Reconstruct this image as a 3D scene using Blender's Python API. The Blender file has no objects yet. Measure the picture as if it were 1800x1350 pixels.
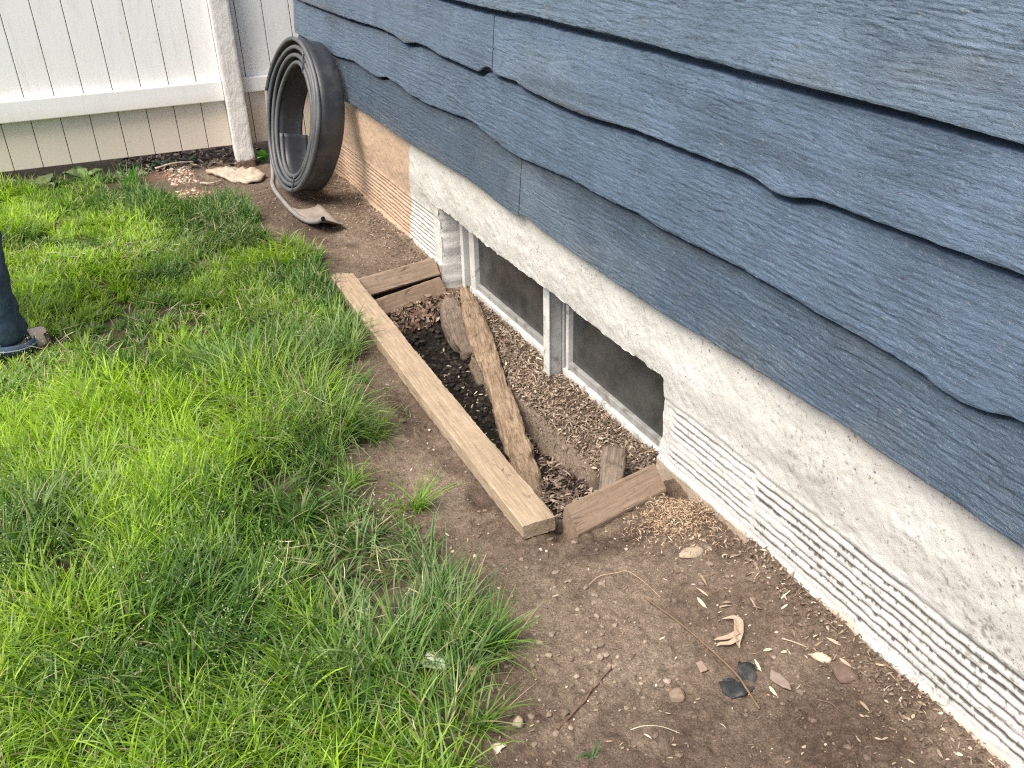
import bpy, bmesh, math, random
import numpy as np
from mathutils import Matrix, Vector

scene = bpy.context.scene
COL = scene.collection
rng = np.random.default_rng(7)
random.seed(7)

# ------------------------------------------------------------------ camera
cam_d = bpy.data.cameras.new("camera")
cam_d.sensor_width = 36.0
cam_d.lens = 32.0
cam_d.clip_start = 0.05
cam_d.clip_end = 600.0
cam = bpy.data.objects.new("camera", cam_d)
COL.objects.link(cam)
CR = ((0.896, -0.241, 0.374), (-0.444, -0.439, 0.781), (-0.024, -0.865, -0.501))
rgt = Vector((CR[0][0], CR[1][0], CR[2][0])).normalized()
fwd = Vector((CR[0][2], CR[1][2], CR[2][2])).normalized()
upv = rgt.cross(fwd).normalized()
fwd = upv.cross(rgt).normalized()
mw = Matrix.Identity(4)
for i in range(3):
    mw[i][0] = rgt[i]; mw[i][1] = upv[i]; mw[i][2] = -fwd[i]
mw[0][3], mw[1][3], mw[2][3] = 0.0, 0.0, 1.4
cam.matrix_world = mw
scene.camera = cam

# ------------------------------------------------------------------ light: a bright soft sky, high weak sun from the lawn side
SUN_EL, SUN_AZ = math.radians(58), math.radians(-108)      # azimuth from +Y towards +X
world = bpy.data.worlds.new("World")
scene.world = world
world.use_nodes = True
wn = world.node_tree
wn.nodes.clear()
sky = wn.nodes.new("ShaderNodeTexSky")
sky.sky_type = 'NISHITA'
sky.sun_disc = False
sky.sun_elevation = SUN_EL
sky.sun_rotation = SUN_AZ
sky.air_density = 0.8
sky.dust_density = 4.0
sky.ozone_density = 0.6
wb = wn.nodes.new("ShaderNodeBackground")
wb.inputs["Strength"].default_value = 0.12
wo = wn.nodes.new("ShaderNodeOutputWorld")
wn.links.new(sky.outputs[0], wb.inputs[0])
wn.links.new(wb.outputs[0], wo.inputs[0])
sun_d = bpy.data.lights.new("sun", 'SUN')
sun_d.energy = 1.8
sun_d.angle = math.radians(36)
sun_d.color = (1.0, 0.95, 0.87)
sun = bpy.data.objects.new("sun", sun_d)
COL.objects.link(sun)
sdir = Vector((math.sin(SUN_AZ) * math.cos(SUN_EL), math.cos(SUN_AZ) * math.cos(SUN_EL), math.sin(SUN_EL)))
sun.rotation_euler = sdir.to_track_quat('Z', 'Y').to_euler()
vs = scene.view_settings
vs.view_transform = 'Standard'
vs.look = 'None'
vs.exposure = 1.35
vs.gamma = 1.0
scene.cycles.use_denoising = False
scene.cycles.use_adaptive_sampling = False
scene.cycles.use_light_tree = False
scene.cycles.pixel_filter_type = 'BLACKMAN_HARRIS'
scene.cycles.filter_width = 1.2
scene.cycles.max_bounces = 6
scene.cycles.sample_clamp_indirect = 4.0

# ------------------------------------------------------------------ noise in numpy
def _h(ix, iy, s):
    n = (ix.astype(np.int64) * 374761393 + iy.astype(np.int64) * 668265263 + s * 1442695041) & 0xffffffff
    n = ((n ^ (n >> 13)) * 1274126177) & 0xffffffff
    n = (n ^ (n >> 16)) & 0xffffffff
    return n / 4294967295.0

def vn(x, y, s=0):
    x = np.asarray(x, float); y = np.asarray(y, float)
    ix = np.floor(x); iy = np.floor(y)
    fx = x - ix; fy = y - iy
    fx = fx * fx * (3 - 2 * fx); fy = fy * fy * (3 - 2 * fy)
    a = _h(ix, iy, s); b = _h(ix + 1, iy, s); c = _h(ix, iy + 1, s); d = _h(ix + 1, iy + 1, s)
    return (a * (1 - fx) + b * fx) * (1 - fy) + (c * (1 - fx) + d * fx) * fy

def fbm(x, y, f, octv=4, s=0, g=0.5):
    x = np.asarray(x, float) * f; y = np.asarray(y, float) * f
    t = 0; a = 1.0; w = 0
    for k in range(octv):
        t = t + a * (vn(x + 17.3 * k, y - 9.1 * k, s + k) - 0.5) * 2; w += a
        a *= g; x = x * 2.03; y = y * 2.03
    return t / w

def sst(a, b, x):
    t = np.clip((x - a) / (b - a), 0, 1)
    return t * t * (3 - 2 * t)

# ------------------------------------------------------------------ mesh helpers
def link(name, me, mat=None, parent=None):
    o = bpy.data.objects.new(name, me)
    COL.objects.link(o)
    if mat is not None and me is not None:
        me.materials.append(mat)
    if parent is not None:
        o.parent = parent
    return o

def fast(name, V, F, mat, parent=None, col=None, smooth=True, mw=None):
    """V (n,3) array, F (m,k) array of equal-sided faces (or a list of such arrays)."""
    V = np.ascontiguousarray(V, dtype=np.float32)
    Fs = F if isinstance(F, list) else [F]
    Fs = [np.asarray(f, dtype=np.int32) for f in Fs if len(f)]
    me = bpy.data.meshes.new(name)
    me.vertices.add(len(V)); me.vertices.foreach_set("co", V.ravel())
    loops = np.concatenate([f.ravel() for f in Fs])
    tot = np.concatenate([np.full(len(f), f.shape[1], np.int32) for f in Fs])
    st = np.concatenate([[0], np.cumsum(tot)[:-1]]).astype(np.int32)
    me.loops.add(len(loops)); me.loops.foreach_set("vertex_index", loops)
    me.polygons.add(len(tot)); me.polygons.foreach_set("loop_start", st)
    me.polygons.foreach_set("loop_total", tot)
    me.polygons.foreach_set("use_smooth", np.full(len(tot), smooth, bool))
    me.update(calc_edges=True)
    if col is not None:
        at = me.color_attributes.new("col", 'FLOAT_COLOR', 'POINT')
        c = np.ones((len(V), 4), np.float32); c[:, :3] = col
        at.data.foreach_set("color", c.ravel())
    o = link(name, me, mat, parent)
    if mw is not None:
        o.matrix_world = mw
    return o

def grid_faces(nu, nv, off=0):
    """grid of nu x nv vertices, index = u*nv + v"""
    u = np.arange(nu - 1)[:, None]; v = np.arange(nv - 1)[None, :]
    a = (u * nv + v).ravel() + off
    return np.stack([a, a + nv, a + nv + 1, a + 1], 1)

class MB:
    def __init__(s): s.v = []; s.f = []
    def box(s, x0, x1, y0, y1, z0, z1):
        b = len(s.v)
        s.v += [(x, y, z) for x in (x0, x1) for y in (y0, y1) for z in (z0, z1)]
        s.f += [tuple(b + i for i in q) for q in ((0, 1, 3, 2), (4, 6, 7, 5), (0, 4, 5, 1), (2, 3, 7, 6), (0, 2, 6, 4), (1, 5, 7, 3))]
        return s
    def build(s, name, mat, parent=None, bevel=0.0, mw=None):
        me = bpy.data.meshes.new(name)
        me.from_pydata(s.v, [], s.f)
        bm = bmesh.new(); bm.from_mesh(me)
        bmesh.ops.recalc_face_normals(bm, faces=bm.faces)
        if bevel:
            bmesh.ops.bevel(bm, geom=list(bm.edges), offset=bevel, segments=2, affect='EDGES', profile=0.6)
        bm.to_mesh(me); bm.free()
        o = link(name, me, mat, parent)
        if mw is not None: o.matrix_world = mw
        return o

def sweep(name, P, R, mat, parent=None, n=10, col=None, cap=True, seed=0, rough=0.0, closed_caps=True):
    """round tube through points P with radii R"""
    P = np.asarray(P, float); m = len(P)
    R = np.broadcast_to(np.asarray(R, float), (m,))
    T = np.gradient(P, axis=0); T /= np.linalg.norm(T, axis=1)[:, None] + 1e-9
    up = np.array([0, 0, 1.0])
    if abs(T[:, 2]).mean() > 0.8: up = np.array([1.0, 0, 0])
    A = np.cross(T, up); A /= np.linalg.norm(A, axis=1)[:, None] + 1e-9
    B = np.cross(A, T)
    th = np.linspace(0, 2 * np.pi, n, endpoint=False)
    V = P[:, None, :] + R[:, None, None] * (np.cos(th)[None, :, None] * A[:, None, :] + np.sin(th)[None, :, None] * B[:, None, :])
    if rough:
        V = V + rough * (rng.random(V.shape) - .5)
    V = V.reshape(-1, 3)
    i = np.arange(m - 1)[:, None] * n; j = np.arange(n)[None, :]
    a = (i + j).ravel(); b = (i + (j + 1) % n).ravel()
    F = [np.stack([a, b, b + n, a + n], 1)]
    if cap:
        V = np.vstack([V, P[0], P[-1]])
        k = np.arange(n); c0 = m * n; e = (m - 1) * n
        F.append(np.concatenate([np.stack([np.full(n, c0), (k + 1) % n, k], 1), np.stack([np.full(n, c0 + 1), e + k, e + (k + 1) % n], 1)]))
    return fast(name, V, F, mat, parent, col=col)

def catmull(P, k=8):
    P = np.asarray(P, float)
    Q = np.vstack([2 * P[0] - P[1], P, 2 * P[-1] - P[-2]])
    out = []
    for i in range(1, len(Q) - 2):
        for t in np.linspace(0, 1, k, endpoint=False):
            a, b, c, d = Q[i - 1], Q[i], Q[i + 1], Q[i + 2]
            out.append(0.5 * (2 * b + (c - a) * t + (2 * a - 5 * b + 4 * c - d) * t * t + (3 * b - a - 3 * c + d) * t ** 3))
    out.append(P[-1])
    return np.array(out)

def tag(o, label=None, cat=None, group=None, kind=None):
    if label: o["label"] = label
    if cat: o["category"] = cat
    if group: o["group"] = group
    if kind: o["kind"] = kind
    return o

def empty(name, loc=(0, 0, 0), rz=0.0):
    o = bpy.data.objects.new(name, None); COL.objects.link(o)
    o.location = loc; o.rotation_euler = (0, 0, rz)
    o.empty_display_size = 0.1
    return o

# ------------------------------------------------------------------ material helpers
class Mt:
    def __init__(s, name, rough=0.8, spec=0.3):
        s.m = bpy.data.materials.new(name); s.m.use_nodes = True
        s.nt = s.m.node_tree; s.b = s.nt.nodes["Principled BSDF"]
        s.b.inputs["Roughness"].default_value = rough
        s.b.inputs["Specular IOR Level"].default_value = spec
        s.out = s.nt.nodes["Material Output"]
    def n(s, t, **k):
        nd = s.nt.nodes.new("ShaderNode" + t)
        for a, b in k.items(): setattr(nd, a, b)
        return nd
    def l(s, a, b): s.nt.links.new(a, b)
    def put(s, sock, v):
        if hasattr(v, "links") or hasattr(v, "is_output"): s.l(v, sock)
        else: sock.default_value = v
    def coord(s, scale=(1, 1, 1), kind="Object"):
        c = s.n("TexCoord"); mp = s.n("Mapping")
        mp.inputs["Scale"].default_value = scale
        s.l(c.outputs[kind], mp.inputs[0]); return mp.outputs[0]
    def noise(s, vec, sc, det=4, ro=0.55, dist=0.0):
        t = s.n("TexNoise"); t.inputs["Scale"].default_value = sc; t.inputs["Detail"].default_value = det
        t.inputs["Roughness"].default_value = ro; t.inputs["Distortion"].default_value = dist
        s.l(vec, t.inputs["Vector"]); return t.outputs["Fac"]
    def vor(s, vec, sc, feat='F1', out="Distance"):
        t = s.n("TexVoronoi"); t.feature = feat; t.inputs["Scale"].default_value = sc
        s.l(vec, t.inputs["Vector"]); return t.outputs[out]
    def ramp(s, fac, stops, interp='LINEAR'):
        r = s.n("ValToRGB"); r.color_ramp.interpolation = interp
        e = r.color_ramp.elements
        while len(e) < len(stops): e.new(0.5)
        for el, (p, c) in zip(e, stops):
            el.position = p
            el.color = (c, c, c, 1) if isinstance(c, (int, float)) else (*c, 1)
        s.l(fac, r.inputs[0]); return r.outputs[0]
    def mix(s, fac, a, b, mode='MIX'):
        x = s.n("Mix"); x.data_type = 'RGBA'; x.blend_type = mode
        s.put(x.inputs[0], fac)
        for sk, v in ((x.inputs[6], a), (x.inputs[7], b)):
            if isinstance(v, tuple): v = (*v, 1) if len(v) == 3 else v
            s.put(sk, v)
        return x.outputs[2]
    def math(s, op, a, b=0.0):
        x = s.n("Math"); x.operation = op
        s.put(x.inputs[0], a); s.put(x.inputs[1], b); return x.outputs[0]
    def attr(s, name="col"):
        a = s.n("Attribute"); a.attribute_name = name; return a.outputs["Color"]
    def bump(s, h, strength=0.5, dist=0.01, prev=None):
        b = s.n("Bump"); b.inputs["Strength"].default_value = strength; b.inputs["Distance"].default_value = dist
        s.l(h, b.inputs["Height"])
        if prev is not None: s.l(prev, b.inputs["Normal"])
        return b.outputs[0]
    def color(s, c):
        s.put(s.b.inputs["Base Color"], (*c, 1) if isinstance(c, tuple) and len(c) == 3 else c); return s
    def normal(s, v): s.l(v, s.b.inputs["Normal"]); return s

def m_soil():
    m = Mt("soil", 0.95, 0.15); v = m.coord()
    c = m.attr()
    f1 = m.noise(v, 55, 6, 0.65); f2 = m.noise(v, 260, 3, 0.7); f3 = m.noise(v, 9, 4)
    k = m.mix(1.0, m.ramp(f1, [(0.25, 0.55), (0.5, 1.0), (0.75, 1.45)]), m.ramp(f2, [(0.25, 0.6), (0.5, 1.0), (0.72, 1.5)]), 'MULTIPLY')
    k = m.mix(1.0, k, m.ramp(f3, [(0.3, (0.9, 0.86, 0.84)), (0.7, (1.1, 1.1, 1.08))]), 'MULTIPLY')
    c = m.mix(1.0, c, k, 'MULTIPLY')
    d = m.vor(v, 190); sp = m.ramp(d, [(0.10, 1.0), (0.17, 0.0)])
    rare = m.ramp(m.noise(v, 45, 2), [(0.56, 0.0), (0.63, 1.0)])
    c = m.mix(m.math('MULTIPLY', sp, rare), c, (0.42, 0.35, 0.27))
    m.color(c)
    b = m.bump(m.noise(v, 90, 6, 0.7), 0.9, 0.012)
    b = m.bump(m.vor(v, 150), 0.5, 0.006, b)
    b = m.bump(m.noise(v, 420, 3, 0.7), 0.6, 0.004, b)
    m.normal(b); return m.m

def m_siding():
    m = Mt("slate_blue_painted_wood", 0.42, 0.5)
    v0 = m.coord()
    w = m.n("TexNoise"); w.inputs["Scale"].default_value = 2.3; w.inputs["Detail"].default_value = 2
    m.l(v0, w.inputs["Vector"])
    sub = m.n("VectorMath", operation='SUBTRACT'); m.l(w.outputs["Color"], sub.inputs[0]); sub.inputs[1].default_value = (.5, .5, .5)
    scl = m.n("VectorMath", operation='MULTIPLY'); m.l(sub.outputs[0], scl.inputs[0]); scl.inputs[1].default_value = (0, 0, 0.10)
    add = m.n("VectorMath", operation='ADD'); m.l(v0, add.inputs[0]); m.l(scl.outputs[0], add.inputs[1])
    def strc(sc):
        mp = m.n("Mapping"); mp.inputs["Scale"].default_value = sc; m.l(add.outputs[0], mp.inputs[0]); return mp.outputs[0]
    g1 = m.noise(strc((1, 1.3, 17)), 9, 5, 0.6)       # long grain
    g2 = m.noise(strc((1, 5, 34)), 9, 4, 0.7, 0.6)    # short ragged ridges
    g3 = m.noise(strc((4, 16, 40)), 11, 3, 0.7, 0.8)
    patch = m.ramp(m.noise(v0, 3.0, 3), [(0.38, 0.0), (0.62, 1.0)])
    # colour
    c = m.mix(1.0, m.attr(), m.ramp(m.noise(v0, 9, 5, 0.7), [(0.3, 0.82), (0.7, 1.2)]), 'MULTIPLY')
    c = m.mix(m.ramp(g2, [(0.34, 0.6), (0.46, 0.0)]), c, (0.026, 0.036, 0.050))
    c = m.mix(m.ramp(g3, [(0.58, 0.0), (0.72, 0.5)]), c, (0.21, 0.255, 0.30))
    m.color(c)
    m.l(m.ramp(g1, [(0.3, 0.24), (0.7, 0.44)]), m.b.inputs["Roughness"])
    b = m.bump(g2, 0.6, 0.004)
    b = m.bump(g3, 0.6, 0.003, b)
    m.normal(b); return m.m

def m_stucco():
    m = Mt("painted_stucco", 0.85, 0.25); v = m.coord()
    c = m.attr()
    c = m.mix(1.0, c, m.ramp(m.noise(v, 5, 5, 0.6), [(0.3, (0.86, 0.85, 0.83)), (0.6, (1.04, 1.04, 1.05))]), 'MULTIPLY')
    sp = m.ramp(m.noise(v, 115, 3, 0.7), [(0.60, 0.0), (0.645, 1.0)])
    pr = m.ramp(m.noise(v, 13, 5, 0.7), [(0.42, 0.15), (0.60, 1.0)])
    c = m.mix(m.math('MULTIPLY', m.math('MULTIPLY', sp, pr), 0.8), c, (0.10, 0.092, 0.075))
    gr = m.ramp(m.noise(v, 60, 6, 0.8), [(0.58, 0.0), (0.72, 0.4)])
    c = m.mix(gr, c, (0.34, 0.32, 0.27))
    m.color(c)
    b = m.bump(m.noise(v, 70, 6, 0.7), 0.45, 0.005)
    b = m.bump(m.noise(v, 330, 4, 0.75), 0.45, 0.003, b)
    m.normal(b); return m.m

def m_wood(name, c0, c1, c2, sx=1.2, bumps=0.4, rough=0.85):
    m = Mt(name, rough, 0.2); v = m.coord((sx, 22, 22)); v0 = m.coord()
    g = m.noise(v, 5, 5, 0.65, 0.4); g2 = m.noise(m.coord((sx * 3, 70, 70)), 5, 3, 0.7)
    c = m.ramp(g, [(0.28, c0), (0.5, c1), (0.72, c2)])
    c = m.mix(1.0, c, m.ramp(g2, [(0.3, 0.78), (0.6, 1.12)]), 'MULTIPLY')
    st = m.ramp(m.noise(v0, 14, 5, 0.7), [(0.60, 0.0), (0.72, 0.6)])
    c = m.mix(st, c, tuple(x * 0.45 for x in c0))
    sp = m.ramp(m.noise(v0, 110, 5, 0.8), [(0.55, 0.0), (0.68, 0.6)])
    c = m.mix(sp, c, tuple(x * 0.6 for x in c0))
    blo = m.ramp(m.noise(v0, 5, 5, 0.7), [(0.40, 0.0), (0.66, 0.45)])
    c = m.mix(blo, c, tuple(x * 0.8 for x in c0))
    ck = m.math('MULTIPLY', m.ramp(m.vor(m.coord((1.2, 30, 30)), 2.1, 'DISTANCE_TO_EDGE'), [(0.0, 1.0), (0.03, 0.0)]),
                m.ramp(m.noise(v0, 7, 2), [(0.55, 0.0), (0.62, 0.7)]))
    c = m.mix(ck, c, tuple(x * 0.25 for x in c0))
    m.color(c)
    b = m.bump(g, bumps, 0.006); b = m.bump(m.noise(v0, 160, 5, 0.7), bumps * .8, 0.003, b)
    m.normal(b); return m.m

def m_simple(name, c, rough=0.6, spec=0.4, var=0.15, sc=30, bmp=0.15, dirt=None, dsc=12, dth=(0.55, 0.7)):
    m = Mt(name, rough, spec); v = m.coord()
    k = m.ramp(m.noise(v, sc, 5, 0.6), [(0.3, 1 - var), (0.7, 1 + var)])
    cc = m.mix(1.0, c, k, 'MULTIPLY')
    if dirt is not None:
        cc = m.mix(m.ramp(m.noise(v, dsc, 6, 0.7), [(dth[0], 0.0), (dth[1], 0.8)]), cc, dirt)
    m.color(cc)
    if bmp: m.normal(m.bump(m.noise(v, sc * 4, 4, 0.6), bmp, 0.003))
    return m.m

def m_attr(name, rough=0.8, spec=0.2, sc=140, bmp=0.3, trans=0.0):
    m = Mt(name, rough, spec); v = m.coord()
    c = m.mix(1.0, m.attr(), m.ramp(m.noise(v, sc, 4, 0.65), [(0.3, 0.75), (0.7, 1.2)]), 'MULTIPLY')
    m.color(c)
    if bmp: m.normal(m.bump(m.noise(v, sc * 2, 3, 0.6), bmp, 0.002))
    if trans:
        t = m.n("BsdfTranslucent"); x = m.n("MixShader"); x.inputs[0].default_value = trans
        m.l(m.mix(1.0, c, (1.15, 1.25, 0.7), 'MULTIPLY'), t.inputs[0]); m.l(m.b.outputs[0], x.inputs[1]); m.l(t.outputs[0], x.inputs[2])
        m.l(x.outputs[0], m.out.inputs[0])
    return m.m

def m_vinyl():
    m = Mt("white_fence_paint", 0.5, 0.4); v = m.coord()
    sep = m.n("SeparateXYZ"); m.l(m.coord(), sep.inputs[0])
    z = sep.outputs[2]
    low = m.ramp(m.math('ADD', z, m.math('MULTIPLY', m.noise(v, 6, 4), 0.06)), [(0.30, 1.0), (0.42, 0.0)])
    c = m.mix(low, (0.76, 0.755, 0.73), (0.62, 0.55, 0.45))
    c = m.mix(m.ramp(m.noise(m.coord((6, 6, 1)), 4, 5, 0.7), [(0.5, 0.0), (0.8, 0.5)]), c, (0.52, 0.50, 0.44))
    sp = m.math('MULTIPLY', m.ramp(m.noise(v, 60, 5, 0.75), [(0.60, 0.0), (0.70, 0.6)]), low)
    c = m.mix(sp, c, (0.36, 0.31, 0.24))
    sp2 = m.ramp(m.noise(v, 22, 3, 0.6), [(0.69, 0.0), (0.74, 0.5)])
    c = m.mix(sp2, c, (0.42, 0.39, 0.34))
    m.color(c); m.normal(m.bump(m.noise(m.coord((3, 3, 0.6)), 40, 4), 0.12, 0.003)); return m.m

def m_glass():
    m = Mt("dusty_window_glass", 0.12, 0.5); v = m.coord()
    d = m.noise(v, 7, 6, 0.7)
    st = m.noise(m.coord((1, 1, 3)), 3, 3, 0.5)
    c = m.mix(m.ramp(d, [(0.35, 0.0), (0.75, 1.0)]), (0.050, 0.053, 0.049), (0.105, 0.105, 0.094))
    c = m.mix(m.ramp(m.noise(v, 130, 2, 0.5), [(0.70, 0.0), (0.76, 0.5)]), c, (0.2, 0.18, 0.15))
    m.color(c)
    m.l(m.ramp(st, [(0.3, 0.14), (0.7, 0.38)]), m.b.inputs["Roughness"])
    m.l(m.ramp(d, [(0.3, 0.62), (0.7, 0.9)]), m.b.inputs["Alpha"])
    return m.m

MAT = dict(
    soil=m_soil(), siding=m_siding(), stucco=m_stucco(), fence=m_vinyl(), glass=m_glass(),
    board=m_wood("sunbleached_board", (0.25, 0.185, 0.12), (0.35, 0.27, 0.185), (0.41, 0.33, 0.235), 1.0, 0.35),
    tie=m_wood("brown_weathered_board", (0.21, 0.15, 0.105), (0.30, 0.225, 0.16), (0.36, 0.28, 0.205), 1.0, 0.35),
    tie2=m_wood("reddish_weathered_timber", (0.185, 0.13, 0.09), (0.255, 0.185, 0.13), (0.30, 0.225, 0.16), 1.0, 0.4),
    rot=m_wood("rotten_orange_wood", (0.11, 0.075, 0.05), (0.29, 0.21, 0.14), (0.43, 0.33, 0.23), 2.4, 1.0, 0.95),
    oldwood=m_wood("grey_rotten_wood", (0.10, 0.075, 0.055), (0.19, 0.15, 0.115), (0.28, 0.23, 0.18), 1.4, 0.9, 0.95),
    plastic=m_simple("black_plastic", (0.028, 0.032, 0.037), 0.40, 0.5, 0.25, 14, 0.2, (0.10, 0.09, 0.078), 6, (0.50, 0.72)),
    dustplastic=m_simple("dusty_black_plastic", (0.24, 0.20, 0.165), 0.7, 0.3, 0.2, 20, 0.15, (0.12, 0.11, 0.10), 8, (0.5, 0.75)),
    frame=m_simple("chipped_white_frame_paint", (0.56, 0.55, 0.51), 0.6, 0.3, 0.15, 20, 0.3, (0.17, 0.15, 0.12), 22, (0.56, 0.68)),
    framedark=m_simple("grey_dirty_metal", (0.27, 0.27, 0.25), 0.55, 0.4, 0.2, 25, 0.3, (0.12, 0.10, 0.08), 14, (0.5, 0.65)),
    chips=m_attr("dry_wood_chip", 0.85, 0.2, 160, 0.3), pebble=m_attr("pebble_stone", 0.8, 0.25, 120, 0.4),
    grass=m_attr("grass_blade", 0.5, 0.35, 60, 0.0, 0.4), leaf=m_attr("weed_leaf", 0.55, 0.3, 50, 0.2, 0.3),
    straw=m_attr("dry_stalk", 0.7, 0.2, 90, 0.0),
    conc=m_simple("pale_crumbled_concrete", (0.40, 0.335, 0.26), 0.95, 0.1, 0.25, 25, 0.9, (0.25, 0.19, 0.13), 18, (0.52, 0.66)),
    stone=m_simple("tan_stone", (0.36, 0.29, 0.21), 0.85, 0.2, 0.2, 40, 0.5, (0.22, 0.19, 0.15), 40, (0.5, 0.7)),
    pinkstone=m_simple("pinkish_stone", (0.36, 0.24, 0.18), 0.85, 0.2, 0.2, 40, 0.5),
    charcoal=m_simple("black_scrap", (0.025, 0.028, 0.028), 0.6, 0.4, 0.3, 60, 0.8, (0.11, 0.09, 0.07), 30, (0.5, 0.7)),
    mull=m_simple("weathered_grey_frame", (0.36, 0.36, 0.34), 0.55, 0.4, 0.2, 25, 0.3, (0.16, 0.14, 0.12), 16, (0.56, 0.68)),
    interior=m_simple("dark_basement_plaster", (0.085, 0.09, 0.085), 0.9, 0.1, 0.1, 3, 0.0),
    denim=m_simple("blue_denim", (0.060, 0.088, 0.135), 0.9, 0.15, 0.3, 60, 0.6, (0.13, 0.165, 0.21), 9, (0.45, 0.70)),
    seam=m_simple("pale_denim_stitching", (0.25, 0.29, 0.34), 0.9, 0.1, 0.3, 200, 0.4),
    skin=m_simple("skin", (0.78, 0.56, 0.44), 0.5, 0.4, 0.06, 20, 0.1),
    leather=m_simple("dark_sandal_leather", (0.035, 0.025, 0.022), 0.5, 0.4, 0.2, 80, 0.3),
    shirt=m_simple("grey_shirt_cloth", (0.22, 0.23, 0.25), 0.9, 0.1, 0.1, 90, 0.4),
    hair=m_simple("brown_hair", (0.05, 0.03, 0.02), 0.6, 0.3, 0.3, 60, 0.6),
    roof=m_simple("dark_roof_shingle", (0.07, 0.07, 0.075), 0.9, 0.2, 0.3, 20, 0.6),
)

# ------------------------------------------------------------------ terrain height, shared by everything that lies on it
XW, YC = 1.212, 4.87                                   # stucco face, far corner of the house
PX0, PX1, PY0, PY1 = 0.846, 1.108, 1.550, 3.13         # pit
def ledge_x(y):
    return 1.108 + 0.05 * sst(2.45, 2.95, y) + 0.012 * fbm(y, y * 0 + 3, 7, 3, 5)
def pit_floor(x, y):
    f = -0.195 + 0.10 * sst(2.84, 3.04, y - 0.12 * (x - .85)) + 0.055 * sst(2.15, 1.75, y)
    return f + 0.026 * fbm(x, y, 14, 4, 21) + 0.006 * np.abs(fbm(x, y, 60, 3, 22))
def height(x, y, fine=True):
    x = np.asarray(x, float); y = np.asarray(y, float)
    h = 0.012 * fbm(x, y, 1.6, 3, 1) + 0.008 * fbm(x, y, 6, 3, 2)
    lawn = sst(0.72, 0.35, x + 0.10 * fbm(x, y, 2.2, 2, 9))
    h = h + 0.012 * lawn
    if fine:
        h = h + 0.0045 * fbm(x, y, 24, 4, 3, 0.6) + 0.0035 * np.abs(fbm(x, y, 55, 3, 4, 0.6))
        cl = np.clip(fbm(x, y, 34, 2, 44) - 0.25, 0, 1); h = h + 0.016 * cl
    # sawdust mound, red dirt mound, post hollow
    h = h + 0.016 * np.exp(-(((x - 1.10) / .085) ** 2 + ((y - 1.39) / .075) ** 2))
    h = h + 0.022 * np.exp(-(((x - 0.46) / .10) ** 2 + ((y - 4.50) / .16) ** 2))
    # hollow left of the long board
    for cx, cy, r, d in ((0.735, 2.235, 0.045, 0.05), (0.728, 2.06, 0.05, 0.03), (0.725, 1.72, 0.03, 0.03), (1.175, 1.485, 0.035, 0.05), (0.838, 1.492, 0.026, 0.050), (0.850, 1.535, 0.022, 0.05), (0.93, 1.438, 0.045, 0.014), (1.06, 1.458, 0.05, 0.016)):
        h = h - d * np.exp(-(((x - cx) / r) ** 2 + ((y - cy) / (r * (1.7 if cx < .8 else .8))) ** 2))
    # soil banked on the wall foot
    h = h + 0.012 * sst(1.10, 1.21, x) * (x < 1.3) * np.where((y > 1.25) & (y < 1.65), -1.0, 1.0)
    wob = 0.012 * fbm(x, y, 12, 3, 8)
    # the pit with its shelf along the wall
    inx = sst(PX0 - 0.012, PX0 + 0.022, x + wob)
    iny = sst(PY0 - 0.01, PY0 + 0.045, y + wob) * sst(PY1 + 0.02, PY1 - 0.02, y - 0.16 * (x - .85) + wob * .4)
    lx = ledge_x(y)
    led = sst(lx - 0.020, lx + 0.003, x + wob * .25)
    led = led * sst(PY0 + 0.02, PY0 + 0.20, y) + (1 - sst(PY0 + 0.02, PY0 + 0.20, y)) * sst(0.95, 1.2, x)
    shelf = -0.088 + 0.010 * fbm(x, y, 16, 4, 12) - 0.018 * sst(1.21, 1.14, x) + 0.03 * sst(1.85, 1.62, y)
    inside = pit_floor(x, y) * (1 - led) + shelf * led
    h = h * (1 - inx * iny) + inside * inx * iny
    h = np.where((x > 1.36) & (x < 6.9) & (y > -4.9) & (y < 4.86), -1.25, h)
    return h

def spaced(*seg):
    out = [np.array([seg[0][0]])]
    for a, b, st in seg:
        n = max(1, int(round((b - a) / st)))
        out.append(np.linspace(a, b, n + 1)[1:])
    return np.concatenate(out)

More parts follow.
